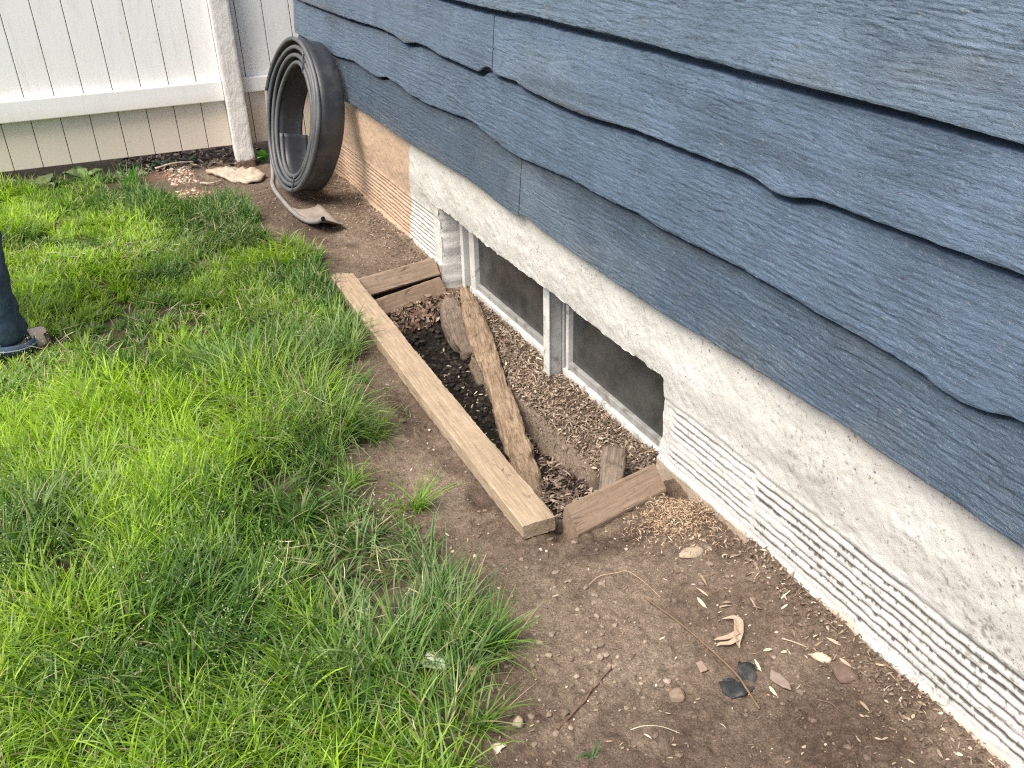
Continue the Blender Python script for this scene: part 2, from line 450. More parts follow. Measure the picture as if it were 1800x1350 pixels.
LOG = np.array([(1.232, 2.965, -0.035), (1.175, 2.775, -0.05), (1.128, 2.585, -0.07), (1.092, 2.43, -0.09), (1.040, 2.24, -0.105), (0.985, 2.03, -0.125), (0.930, 1.86, -0.14), (0.888, 1.72, -0.16)])
def logx(y): return np.interp(y, LOG[::-1, 1], LOG[::-1, 0])
def soil_color(x, y):
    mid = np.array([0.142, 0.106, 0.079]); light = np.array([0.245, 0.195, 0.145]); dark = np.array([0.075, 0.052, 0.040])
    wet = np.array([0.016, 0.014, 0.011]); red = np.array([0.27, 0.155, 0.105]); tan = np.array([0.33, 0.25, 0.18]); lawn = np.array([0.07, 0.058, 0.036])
    c = np.broadcast_to(mid, x.shape + (3,)).copy()
    def bl(cc, w): 
        nonlocal c
        w = np.clip(w, 0, 1)[..., None]; c = c * (1 - w) + cc * w
    n = fbm(x, y, 5, 4, 31); n2 = fbm(x, y, 13, 4, 32)
    def blob(cx, cy, rx, ry): return np.exp(-(((x - cx) / rx) ** 2 + ((y - cy) / ry) ** 2))
    bl(light, 0.75 * sst(0.05, 0.5, blob(0.76, 1.20, .17, .20) + 0.5 * n) * blob(0.76, 1.2, .28, .35))
    bl(light, 0.8 * sst(0.1, 0.6, blob(0.62, 1.82, .10, .16) + 0.5 * n))
    bl(light, 0.6 * sst(0.2, 0.7, blob(1.0, 3.65, .13, .35) + 0.4 * n))
    bl(light, 0.45 * sst(0.05, 0.5, n2)); bl(light * .8, 0.5 * sst(0.1, 0.6, fbm(x, y, 2.2, 4, 33)))
    bl(dark, 0.6 * sst(0.3, 0.8, blob(0.99, 0.74, .16, .12) + 0.4 * n))
    bl(dark, 0.7 * sst(0.3, 0.8, blob(0.92, 1.40, .16, .05) + 0.3 * n))
    bl(dark, 0.5 * sst(0.1, 0.5, -n))
    bl(dark, 0.7 * sst(0.3, 0.8, blob(0.88, 3.9, .12, .3) + 0.3 * n))
    bl(red, sst(0.35, 0.7, blob(0.46, 4.50, .12, .17) + 0.2 * n2))
    bl(red * .8, 0.6 * sst(0.3, 0.7, blob(0.36, 4.98, .12, .12) + 0.2 * n2))
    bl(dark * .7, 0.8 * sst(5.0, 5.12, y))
    bl(lawn, 0.8 * sst(0.5, 0.2, x + 0.1 * n))
    bl(tan, 0.75 * sst(1.165, 1.20, x + .02 * n2) * (y > 3.15) * (x < 1.3))
    # pit
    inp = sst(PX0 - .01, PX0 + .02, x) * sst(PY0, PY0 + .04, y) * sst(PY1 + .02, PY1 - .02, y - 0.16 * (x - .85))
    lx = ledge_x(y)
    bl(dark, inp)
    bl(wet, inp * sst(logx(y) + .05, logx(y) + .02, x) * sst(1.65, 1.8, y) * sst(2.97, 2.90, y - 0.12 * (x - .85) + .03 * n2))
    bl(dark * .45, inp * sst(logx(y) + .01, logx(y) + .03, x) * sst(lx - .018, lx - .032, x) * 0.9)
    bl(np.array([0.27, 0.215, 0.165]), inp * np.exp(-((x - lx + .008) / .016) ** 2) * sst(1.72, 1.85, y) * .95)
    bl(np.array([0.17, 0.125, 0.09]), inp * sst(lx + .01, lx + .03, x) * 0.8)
    return c

gx = spaced((-80, -8, 8), (-8, -2, 0.6), (-2, -0.5, 0.06), (-0.5, 0.42, 0.016), (0.42, 1.236, 0.0048), (1.236, 1.352, 0.016), (1.352, 1.364, 0.004), (1.364, 6.896, 1.2), (6.896, 6.92, 0.02), (6.92, 80, 9))
gy = spaced((-80, -4.92, 8), (-4.92, -4.88, 0.02), (-4.88, 0.3, 0.4), (0.3, 0.55, 0.03), (0.55, 2.2, 0.0052), (2.2, 3.2, 0.0062), (3.2, 4.84, 0.0125), (4.84, 4.872, 0.008), (4.872, 5.6, 0.02), (5.6, 7, 0.2), (7, 80, 8))
GX, GY = np.meshgrid(gx, gy, indexing='ij')
V = np.stack([GX, GY, height(GX, GY)], -1).reshape(-1, 3)
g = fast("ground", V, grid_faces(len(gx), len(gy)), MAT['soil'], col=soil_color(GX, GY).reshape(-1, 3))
tag(g, "bare brown soil with a dug pit beside the house wall", "ground", kind="structure")

# ------------------------------------------------------------------ house
house = empty("house", (XW, 0, 0)); house.location = (0, 0, 0)
tag(house, "house with slate blue waney edge siding above a white stucco foundation", "house")

# foundation: fine grid with combed grooves and the ragged window opening
def build_foundation():
    ys = spaced((-4.9, 0.2, 0.05), (0.2, 1.9, 0.0045), (1.9, 3.3, 0.006), (3.3, YC, 0.008))
    zs = spaced((-0.30, -0.12, 0.03), (-0.12, 0.225, 0.0032), (0.225, 0.50, 0.0048))
    Y, Z = np.meshgrid(ys, zs, indexing='ij')
    ny, nz = Y.shape
    X = np.full(Y.shape, XW)
    X = X - 0.0040 * fbm(Y, Z, 7, 4, 51) - 0.0022 * fbm(Y, Z, 40, 3, 52)
    # upper coat is a little thicker than the combed band
    X = X - 0.004 * sst(0.19, 0.205, Z + 0.006 * fbm(Y, Z * 0, 3, 3, 53))
    # trowel ridges
    X = X - 0.0022 * sst(0.42, 0.6, fbm(Y, Z * 1.4, 11, 4, 60)) - 0.0012 * fbm(Y, Z, 110, 3, 62, .7) - 0.011 * sst(0.20, 0.32, Z)
    col = np.broadcast_to(np.array([0.55, 0.54, 0.495]), Y.shape + (3,)).copy()
    def bl(cc, w):
        nonlocal col
        w = np.clip(w, 0, 1)[..., None]; col = col * (1 - w) + np.array(cc) * w
    tanm = sst(-0.01, 0.01, Y - (3.50 - 0.3 * Z) + 0.012 * fbm(Y, Z, 30, 3, 61))
    bl((0.47, 0.34, 0.235), tanm)
    bl((0.60, 0.50, 0.42), 0.5 * sst(0.40, 0.47, Z + 0.03 * fbm(Y, Z, 6, 4, 77)))
    # grooves
    def grooves(y0, y1, z0, sp, n, w, depth, slope, seed, mold, full=False):
        nonlocal X
        win = sst(y0, y0 + 0.02, Y + .012 * fbm(Y, Z, 30, 2, seed)) * sst(y1, y1 - 0.02, Y + .012 * fbm(Y, Z, 30, 2, seed + 1))
        for k in range(n):
            zc = z0 + sp * k + slope * (Y - y0) + 0.0035 * fbm(Y, Y * 0 + k * 7.7, 2.2, 3, seed + 3 + k) + 0.0005 * fbm(Y, Y * 0 + k, 20, 2, seed + k)
            pres = 1.0 if full else sst(-0.45, -0.2, fbm(Y, Y * 0 + 3.1 * k, 2.4, 2, seed + 50 + k))
            d = Z - zc
            wv = w * (1 + .4 * fbm(Y, Y * 0 + k, 9, 3, seed + 80 + k))
            g_ = np.exp(-(d / wv) ** 2) * win * pres
            X = X + depth * g_
            # rounded bead between the cuts
            X = X - 0.0014 * np.exp(-((d - sp * .5) / (sp * .33)) ** 2) * win
            nn = 1.3 * fbm(Y + .3 * Z, Z * 1.3 - .2 * Y, 85, 4, seed + 20 + k, .8) + 0.7 * fbm(Y, Z, 9, 3, seed + 40 + k)
            mk = np.exp(-((d + w * .5) / (w * 1.5)) ** 2) * win * pres
            bl((0.045, 0.043, 0.036), 0.9 * mold * sst(0.40, 0.56, mk * (0.50 + 0.62 * nn + .06)))
            bl((0.09, 0.085, 0.07), 0.95 * sst(.35, .8, g_) * (0.45 + 0.55 * mold))
    grooves(-0.2, 1.268, 0.034, 0.0215, 8, 0.0028, 0.0055, 0.004, 100, 1.0)
    grooves(1.262, 1.60, 0.040, 0.0195, 8, 0.0028, 0.0060, -0.02, 300, 0.45)
    grooves(3.20, 4.9, 0.022, 0.0190, 10, 0.0026, 0.0055, 0.004, 500, 0.12, True)
    # black weathering in the open stucco near the camera
    nn = fbm(Y, Z, 120, 3, 700) + 0.6 * fbm(Y, Z, 8, 3, 701)
    bl((0.12, 0.11, 0.09), 0.65 * sst(0.55, 0.75, nn) * sst(1.5, 1.0, Y))
    # dirt splash and foot
    bl((0.36, 0.275, 0.195), 0.85 * sst(0.022, 0.004, Z + 0.01 * fbm(Y, Z, 14, 3, 702)))
    bl((0.40, 0.27, 0.17), 0.4 * sst(0.16, 0.02, Z) * tanm)
    X = X - 0.010 * sst(0.020, 0.008, Z + .004 * fbm(Y, Z, 9, 3, 55))
    V = np.stack([X, Y, Z], -1)
    # opening
    rag = 0.007 * fbm(Y, Z, 26, 4, 71)
    oy0, oy1, oz = 1.632, 3.137, 0.252
    inside = (Y > oy0) & (Y < oy1) & (Z < oz + rag + 0.004 * np.sin(Y * 9))
    ci = inside[:-1, :-1] & inside[1:, :-1] & inside[1:, 1:] & inside[:-1, 1:]
    keep = ~ci
    F = grid_faces(ny, nz)[keep.ravel()]
    # reveal: boundary edges between kept and dropped faces, pushed back
    k = keep
    idx = lambda i, j: i * nz + j
    E = []
    A, B = np.where(k[:-1, :] & ~k[1:, :]); E += [(idx(a + 1, b), idx(a + 1, b + 1)) for a, b in zip(A, B)]
    A, B = np.where(~k[:-1, :] & k[1:, :]); E += [(idx(a + 1, b + 1), idx(a + 1, b)) for a, b in zip(A, B)]
    A, B = np.where(k[:, 1:] & ~k[:, :-1]); E += [(idx(a, b + 1), idx(a + 1, b + 1)) for a, b in zip(A, B)]
    vv = V.reshape(-1, 3).copy(); cc = col.reshape(-1, 3)
    E = np.array(E)
    ub = np.unique(E); q_ = vv[ub]; rg_ = 0.007 * fbm(q_[:, 1], q_[:, 1] * 0, 26, 4, 71); rz_ = 0.005 * fbm(q_[:, 2], q_[:, 2] * 0, 22, 3, 73)
    tp = q_[:, 2] > 0.235
    q_[tp, 2] = oz + rg_[tp] + 0.004 * np.sin(q_[tp, 1] * 9)
    fj = (q_[:, 1] > 3.1); nj = (q_[:, 1] < 1.66)
    q_[fj, 1] = oy1 + rz_[fj]; q_[nj, 1] = oy0 + rz_[nj]; vv[ub] = q_
    steps = [0.006, 0.03, 0.06, 0.085, 0.10]
    used = np.unique(E); remap = {u: i for i, u in enumerate(used)}
    base = len(vv); nu = len(used)
    layers = []
    for q, s_ in enumerate(steps):
        p = vv[used].copy(); p[:, 0] = np.maximum(p[:, 0], XW - .004) + s_
        jam = (p[:, 2] < 0.245) & (p[:, 1] > 2.5)
        p[jam, 1] += -0.030 * (q + 1) / 5 + 0.004 * fbm(p[jam, 2], p[jam, 2] * 0 + q * .3, 14, 3, 90)
        layers.append(p)
    V2 = np.vstack([vv] + layers); C2 = np.vstack([cc] + [cc[used] * 0.96] * len(steps))
    for i in range(len(steps)):
        m_ = C2[base + i * nu: base + (i + 1) * nu]; m_[:] = np.array([0.47, 0.46, 0.42])
    FF = [F]
    a = E[:, 0]; b = E[:, 1]
    ra = np.array([remap[q] for q in a]); rb = np.array([remap[q] for q in b])
    FF.append(np.stack([a, b, base + rb, base + ra], 1))
    for i in range(len(steps) - 1):
        FF.append(np.stack([base + i * nu + ra, base + i * nu + rb, base + (i + 1) * nu + rb, base + (i + 1) * nu + ra], 1))
    return fast("stucco_foundation", V2, FF, MAT['stucco'], house, col=C2)
build_foundation()
# return of the foundation round the far corner
mb = MB(); mb.box(XW + .004, 6.9, YC - 0.004, YC + 0.02, -0.3, 0.48); mb.box(6.88, 6.91, -4.9, YC, -1.3, 0.48); mb.box(XW + .004, 6.9, -4.92, -4.9, -0.3, 0.48)
o = mb.build("foundation_return", MAT['interior'], house)
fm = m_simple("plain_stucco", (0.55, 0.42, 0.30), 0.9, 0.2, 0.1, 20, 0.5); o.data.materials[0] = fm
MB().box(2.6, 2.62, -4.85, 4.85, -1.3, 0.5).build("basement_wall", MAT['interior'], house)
MB().box(1.33, 6.88, -4.85, 4.85, 0.49, 0.52).build("floor_deck", MAT['interior'], house)

EDGE = {
 1: [(0.0, 0.456), (0.632, 0.454), (0.796, 0.457), (0.937, 0.459), (1.04, 0.466), (1.099, 0.462), (1.196, 0.462), (1.319, 0.458), (1.43, 0.457), (1.548, 0.45), (1.681, 0.448), (1.825, 0.448), (1.946, 0.451), (2.12, 0.455), (2.246, 0.46), (2.304, 0.468), (2.36, 0.466), (2.372, 0.452), (2.479, 0.454), (2.653, 0.467), (2.768, 0.47), (2.851, 0.467), (3.021, 0.464), (3.291, 0.462), (3.638, 0.466), (3.89, 0.47), (4.107, 0.46), (4.9, 0.462)],
 2: [(0.0, 0.650), (0.4, 0.66), (0.691, 0.655), (0.717, 0.653), (0.755, 0.639), (0.783, 0.635), (0.814, 0.634), (0.845, 0.636), (0.88, 0.645), (0.931, 0.649), (1.003, 0.651), (1.121, 0.653), (1.254, 0.659), (1.351, 0.661), (1.512, 0.657), (1.634, 0.654), (1.746, 0.66), (1.838, 0.655), (1.914, 0.656), (2.077, 0.656), (2.308, 0.643), (2.412, 0.641), (2.554, 0.654), (2.658, 0.671), (2.742, 0.675), (2.822, 0.666), (3.078, 0.653), (3.248, 0.653), (3.365, 0.667), (3.511, 0.671), (3.611, 0.651), (3.724, 0.652), (3.923, 0.666), (4.179, 0.646), (4.9, 0.655)],
 3: [(0.0, 0.86), (0.753, 0.868), (0.86, 0.864), (0.966, 0.862), (1.088, 0.86), (1.163, 0.858), (1.194, 0.855), (1.229, 0.843), (1.255, 0.839), (1.286, 0.84), (1.333, 0.85), (1.382, 0.854), (1.594, 0.851), (1.781, 0.851), (1.998, 0.836), (2.163, 0.838), (2.301, 0.843), (2.369, 0.852), (2.452, 0.851), (2.52, 0.849), (2.532, 0.862), (2.585, 0.858), (2.615, 0.838), (2.7, 0.837), (2.798, 0.84), (2.926, 0.839), (3.041, 0.85), (3.148, 0.848), (3.265, 0.831), (3.363, 0.843), (3.525, 0.848), (3.963, 0.833), (4.303, 0.829), (4.664, 0.825), (4.9, 0.83)],
 4: [(0.0, 1.05), (0.804, 1.042), (0.908, 1.043), (1.027, 1.044), (1.2, 1.042), (1.411, 1.042), (1.56, 1.042), (1.703, 1.044), (1.93, 1.042), (2.121, 1.039), (2.294, 1.038), (2.458, 1.029), (2.608, 1.026), (2.772, 1.024), (3.4, 1.03), (4.9, 1.026)],
}
KNOTS = {1: [(1.93, 0.515, .11, .020, .030), (3.3, 0.56, .08, .02, .02)], 2: [(1.35, 0.74, .07, .018, .018), (2.75, .75, .06, .018, .02)], 3: [(2.05, 0.93, .09, .022, .028), (1.28, 0.88, .05, .015, .02)], 4: [(1.1, 1.14, .10, .02, .02)]}
def grain(y, z, row):
    """relief of rough sawn painted wood: ridges running along y"""
    q = z + 0.010 * fbm(y, z * 2, 1.3, 2, 1200 + row)
    kn = 0
    for ky, kz, a_, b_, am in KNOTS.get(row, []):
        e_ = ((y - ky) / a_) ** 2 + ((z - kz) / b_) ** 2
        q = q + am * np.sign(z - kz) * (1 - np.exp(-np.abs(z - kz) / .006)) * np.exp(-((y - ky) / a_) ** 2 - ((z - kz) / (b_ * 2.2)) ** 2) * -1.0
        kn = kn + np.exp(-((y - ky) / .018) ** 2 - ((z - kz) / .010) ** 2)
    pat = sst(-0.35, 0.35, fbm(y * 1.2, z * 5, 1.5, 3, 1230 + row))           # rough and smoother areas
    rag = fbm(y * 26, q * 210, 1.0, 3, 1210 + row, 0.62)
    lon = fbm(y * 2.2, q * 150, 1.0, 3, 1220 + row, 0.6)
    br = fbm(y * 2.0, q * 26, 1.0, 2, 1225 + row)
    fine = fbm(y * 60, q * 330, 1.0, 2, 1228 + row)
    h = 0.0010 * lon + (0.0004 + 0.0013 * pat) * rag + 0.0005 * br + 0.0007 * fine
    ck = np.clip(0.055 - np.abs(fbm(y * 5.0, q * 42, 1.0, 3, 1240 + row, .6)), 0, 1) / 0.055
    cm = sst(0.05, 0.3, fbm(y * 1.5, z * 9, 1.3, 2, 1250 + row))
    return h - 0.0017 * ck * cm - 0.002 * kn
def board_col(V, row, y0):
    y, z = V[:, 1], V[:, 2]
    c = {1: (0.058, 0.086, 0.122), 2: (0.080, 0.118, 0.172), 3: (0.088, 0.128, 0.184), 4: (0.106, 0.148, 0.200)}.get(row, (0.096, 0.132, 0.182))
    c = np.broadcast_to(np.array(c) * (1.06 if (row + int(y0 > 0)) % 2 else 0.96), (len(V), 3)).copy()
    def bl(cc, w):
        nonlocal c
        w = np.clip(w, 0, 1)[:, None]; c = c * (1 - w) + np.array(cc) * w
    bl((0.15, 0.185, 0.215), 0.45 * sst(0.0, 0.6, fbm(y, z * 3, 1.3, 4, 1300 + row)))
    bl((0.04, 0.058, 0.08), 0.6 * sst(0.1, 0.6, fbm(y, z * 6, 1.9, 4, 1310 + row)))
    bl((0.15, 0.15, 0.125), 0.22 * sst(0.15, 0.6, fbm(y, z * 2, 3.1, 4, 1320 + row)) * (row in (1, 4)))
    for a_, b_, r_ in ((1.02, 1.10, .05), (0.92, 1.12, .06), (1.75, 1.085, .02), (2.18, 1.06, .03), (2.9, .60, .02)):
        bl((0.16, 0.16, 0.15), 0.22 * np.exp(-((y - a_) / r_) ** 2 - ((z - b_) / (r_ * .5)) ** 2))
    bl((0.035, 0.034, 0.032), 0.6 * sst(.50, .56, fbm(y, z, 65, 4, 1330 + row, .7)))
    bl((0.20, 0.22, 0.23), 0.6 * sst(.58, .62, fbm(y, z, 110, 3, 1340 + row, .7)))
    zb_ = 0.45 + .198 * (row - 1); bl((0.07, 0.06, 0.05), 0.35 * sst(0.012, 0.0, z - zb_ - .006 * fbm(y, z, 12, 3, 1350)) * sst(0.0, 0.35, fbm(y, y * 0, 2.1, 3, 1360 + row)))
    return c
def edge_z(row, ys):
    if row in EDGE:
        e = np.array(EDGE[row]); fy = np.arange(-5, 5, .008); fz = np.interp(fy, e[:, 0], e[:, 1])
        fz = np.convolve(np.pad(fz, 2, mode='edge'), [.1, .2, .4, .2, .1], 'valid'); zb = np.interp(ys, fy, fz)
    else:
        zb = 0.45 + 0.198 * (row - 1) + 0.004 + 0.014 * fbm(ys, ys * 0 + row * 3.3, 1.7, 3, 200 + row) + 0.004 * sst(.2, .7, fbm(ys, ys * 0 + row, 5, 2, 230))
    return zb + 0.0016 * fbm(ys, ys * 0 + row, 40, 4, 240 + row)
def build_board(row, y0, y1, dx=0.0, label=None):
    st = 0.0042 if row <= 5 else 0.06
    segs = []
    for a_, b_, s_ in ((-4.9, 0.45, 0.08), (0.45, 2.7, st), (2.7, YC + .02, st * 2)):
        lo, hi = max(a_, y0), min(b_, y1)
        if hi - lo > 0.004: segs.append((lo, hi, min(s_, hi - lo)))
    ys = spaced(*segs)
    zb = edge_z(row, ys); gapz = edge_z(row + 1, ys) - {1: .009, 2: .012, 3: .016, 4: .014}.get(row, .011) * (1 + .35 * fbm(ys, ys * 0 + row, 1.1, 3, 1400))
    top = 0.45 + 0.198 * row + 0.034
    sec_n = 118 if row <= 5 else 8
    lip = 1.1708 + dx
    rows = [np.stack([np.full_like(ys, 1.2045 + dx * .2), ys, zb + 0.007], 1),
            np.stack([np.full_like(ys, 1.1745) + dx, ys, zb + 0.0003], 1)]
    fr = []
    for t in np.linspace(0, 1, sec_n):
        z = zb + 0.0022 + (top - zb - 0.0022) * t
        u_ = (z - zb) / 0.23
        xx = 1.1700 + 0.020 * u_ + 0.040 * sst(-0.004, 0.003, z - gapz) + dx * (1 - t) - 1.12 * grain(ys, z, row) - 0.0010 * fbm(ys, z, 7, 2, 260 + row) + 0.0012 * max(0, 1 - t * 60)
        fr.append(np.stack([xx, ys, z], 1))
    rows += [fr[0]] + fr
    rows.append(np.stack([np.full_like(ys, 1.242), ys, np.full_like(ys, top)], 1))
    P = np.stack(rows, 1); n_, m_ = P.shape[:2]
    V = P.reshape(-1, 3)
    gf = grid_faces(n_, m_); F = [gf[(gf[:, 0] % m_) != 2]]
    F.append(np.array([list(range(m_ - 1, -1, -1)), [(n_ - 1) * m_ + k for k in range(m_)]]))
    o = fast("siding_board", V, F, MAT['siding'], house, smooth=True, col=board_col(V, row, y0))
    if label: o["label"] = label
    return o
joints = {1: [2.366], 2: [3.47, -1.2], 3: [2.523], 4: [3.3, -0.8], 5: [1.9], 6: [3.1, -1.0], 7: [2.2], 8: [3.6, 0.5], 9: [1.4], 10: [2.8], 11: [0.9]}
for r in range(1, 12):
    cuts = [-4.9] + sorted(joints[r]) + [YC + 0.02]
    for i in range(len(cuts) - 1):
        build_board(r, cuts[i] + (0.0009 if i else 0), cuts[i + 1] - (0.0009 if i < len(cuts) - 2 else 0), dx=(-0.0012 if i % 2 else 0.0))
# sheathing behind the boards, end walls, roof
mb = MB(); mb.box(1.2435, 1.27, -4.9, YC, 0.49, 2.66)
mb.box(1.2705, 6.9, YC - 0.02, YC, 0.48, 2.66); mb.box(6.88, 6.9, -4.9, YC - .02, 0.48, 2.66); mb.box(1.2705, 6.88, -4.9, -4.88, 0.48, 2.66)
mb.build("wall", m_simple("slate_blue_sheathing", (0.03, 0.04, 0.055), 0.8, 0.2, 0.1, 10, 0.2), house)
me = bpy.data.meshes.new("roof")
x0, x1, ya, yb, zt, zr = 1.05, 7.05, -5.1, YC + 0.18, 2.66, 4.1
me.from_pydata([(x0, ya, zt), (x0, yb, zt), (x1, yb, zt), (x1, ya, zt), (4.05, ya, zr), (4.05, yb, zr), (x0, ya, zt + .16), (x0, yb, zt + .16), (x1, yb, zt + .16), (x1, ya, zt + .16), (4.05, ya, zr + .16), (4.05, yb, zr + .16)], [],
    [(0, 1, 2, 3), (6, 10, 11, 7), (10, 9, 8, 11), (0, 6, 7, 1), (3, 2, 8, 9), (1, 7, 11, 8, 2), (0, 3, 9, 10, 6)])
link("roof", me, MAT['roof'], house)

# basement window: parts of the house, one level deeper for frame pieces
win = MB().box(1.288, 1.330, 1.60, 3.112, 0.240, 0.275).build("basement_window", MAT['frame'], house, 0.002)
MB().box(1.284, 1.332, 1.60, 2.294, -0.105, -0.062).build("bottom_rail", MAT['frame'], win, 0.003)
MB().box(1.284, 1.332, 2.335, 3.05, -0.105, -0.060).build("bottom_rail", MAT['frame'], win, 0.003)
MB().box(1.296, 1.322, 1.60, 2.291, -0.060, -0.036).build("glazing_bead", MAT['framedark'], win, 0.002)
MB().box(1.296, 1.322, 2.34, 3.00, -0.058, -0.036).build("glazing_bead", MAT['framedark'], win, 0.002)
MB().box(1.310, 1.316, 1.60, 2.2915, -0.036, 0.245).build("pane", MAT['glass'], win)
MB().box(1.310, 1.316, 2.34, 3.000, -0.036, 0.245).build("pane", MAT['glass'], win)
MB().box(1.289, 1.330, 3.001, 3.046, -0.060, 0.242).build("sash_stile", MAT['frame'], win, 0.003)
MB().box(1.276, 1.330, 3.074, 3.100, -0.10, 0.242).build("side_track", MAT['frame'], win, 0.002)
MB().box(1.318, 1.332, 3.046, 3.074, -0.10, 0.242).build("track_groove", MAT['framedark'], win)
mu = MB(); mu.box(1.2425, 1.286, 2.304, 2.341, -0.125, 0.25); mu.box(1.288, 1.332, 2.2965, 2.338, -0.125, 0.25)
mu.build("mullion", MAT['mull'], win, 0.002)
MB().box(1.2365, 1.2415, 2.300, 2.338, -0.124, 0.25).build("mullion_flange", MAT['frame'], win, 0.001)
MB().box(1.292, 1.312, 2.272, 2.288, -0.060, 0.242).build("sash_stile", MAT['frame'], win, 0.002)

# ------------------------------------------------------------------ fence
FZ = math.atan2(-0.091, 0.996)
fence = empty("fence", (0.9, 5.05, 0.0), FZ)
tag(fence, "white board fence with a dirty cream lower strip and one square post", "fence")
def panel(s0, s1, anchor, sp=0.1352, z0=0.095, z1=1.80):
    mb = MB()
    k0 = math.floor((s0 - anchor) / sp) - 1
    s = anchor + k0 * sp
    while s < s1:
        a, b = max(s + 0.0016, s0), min(s + sp - 0.0016, s1)
        if b - a > 0.01: mb.box(a, b, 0.0, 0.020, z0, z1)
        s += sp
    o = mb.build("board_panel", MAT['fence'], fence, 0.0025)
    MB().box(s0, s1, 0.0205, 0.026, z0 + .006, z1 - .01).build("backing", MAT['framedark'], o)
    return o
panel(-2.30, -0.1085, -0.0955); panel(-0.008, 0.93, 0.02)
panel(-4.70, -2.40, -0.0955)
MB().box(-2.30, -0.109, -0.040, -0.0025, 0.337, 0.437).build("rail", MAT['fence'], fence, 0.004)
MB().box(-0.0085, 0.93, -0.036, -0.0025, 0.366, 0.440).build("rail", MAT['fence'], fence, 0.004)
MB().box(-4.70, -2.402, -0.040, -0.0025, 0.337, 0.437).build("rail", MAT['fence'], fence, 0.004)
MB().box(-4.70, -0.109, -0.045, 0.03, 1.803, 1.84).box(-0.0085, 0.93, -0.045, 0.03, 1.803, 1.84).build("top_rail", MAT['fence'], fence, 0.004)
def post(s0, s1):
    # slightly wavy painted timber post
    n = 60; zs = np.linspace(-0.1, 1.9, 160)
    a0, a1, b0, b1 = s0, s1, -0.092, 0.006
    ring = []
    for (p, q) in (((a0, b0), (a1, b0)), ((a1, b0), (a1, b1)), ((a1, b1), (a0, b1)), ((a0, b1), (a0, b0))):
        for t in np.linspace(0.04, 0.96, 7): ring.append((p[0] + (q[0] - p[0]) * t, p[1] + (q[1] - p[1]) * t))
    ring = np.array(ring); m = len(ring); c = ring.mean(0)
    V = np.zeros((len(zs), m, 3)); V[:, :, 2] = zs[:, None]
    d = ring - c; L = np.linalg.norm(d, axis=1)[:, None]
    ang = np.arctan2(d[:, 1], d[:, 0])
    nse = 0.0016 * fbm(np.broadcast_to(ang * 0.05, (len(zs), m)), np.broadcast_to(zs[:, None], (len(zs), m)), 30, 4, 800) * (1 + sst(.45, .1, zs)[:, None])
    V[:, :, :2] = ring[None] + (d / L)[None] * nse[..., None]
    i = np.arange(len(zs) - 1)[:, None] * m; j = np.arange(m)[None]
    a = (i + j).ravel(); b = (i + (j + 1) % m).ravel()
    return fast("post", V.reshape(-1, 3), [np.stack([a, b, b + m, a + m], 1), np.array([list(range((len(zs) - 1) * m, len(zs) * m))])], MAT['post'], fence)
def m_post():
    m = Mt("crazed_white_post_paint", 0.7, 0.25); v = m.coord()
    sep = m.n("SeparateXYZ"); m.l(v, sep.inputs[0])
    zz = m.math('ADD', sep.outputs[2], m.math('MULTIPLY', m.noise(v, 60, 3), 0.03))
    c = m.mix(m.ramp(m.noise(v, 25, 5, 0.7), [(0.5, 0.0), (0.7, 0.6)]), (0.64, 0.62, 0.58), (0.47, 0.44, 0.38))
    c = m.mix(m.ramp(zz, [(0.040, 1.0), (0.052, 0.0)]), c, (0.15, 0.10, 0.07))
    c = m.mix(m.ramp(m.noise(m.coord((1, 1, .4)), 90, 5, 0.75), [(0.60, 0.0), (0.68, 0.7)]), c, (0.33, 0.29, 0.24))
    m.color(c); m.normal(m.bump(m.noise(m.coord((1, 1, .5)), 55, 5, 0.65), 0.8, 0.006)); return m.m
MAT['post'] = m_post()
post(-0.107, -0.0095); post(-2.398, -2.302)

# ------------------------------------------------------------------ timbers of the pit
def frame_mat(P0, P1, upn):
    P0 = Vector(P0); P1 = Vector(P1); x = (P1 - P0).normalized(); u = Vector(upn)
    z = (u - x * u.dot(x)).normalized(); y = z.cross(x)
    m = Matrix.Identity(4)
    for i in range(3): m[i][0] = x[i]; m[i][1] = y[i]; m[i][2] = z[i]; m[i][3] = P0[i]
    return m, (P1 - P0).length

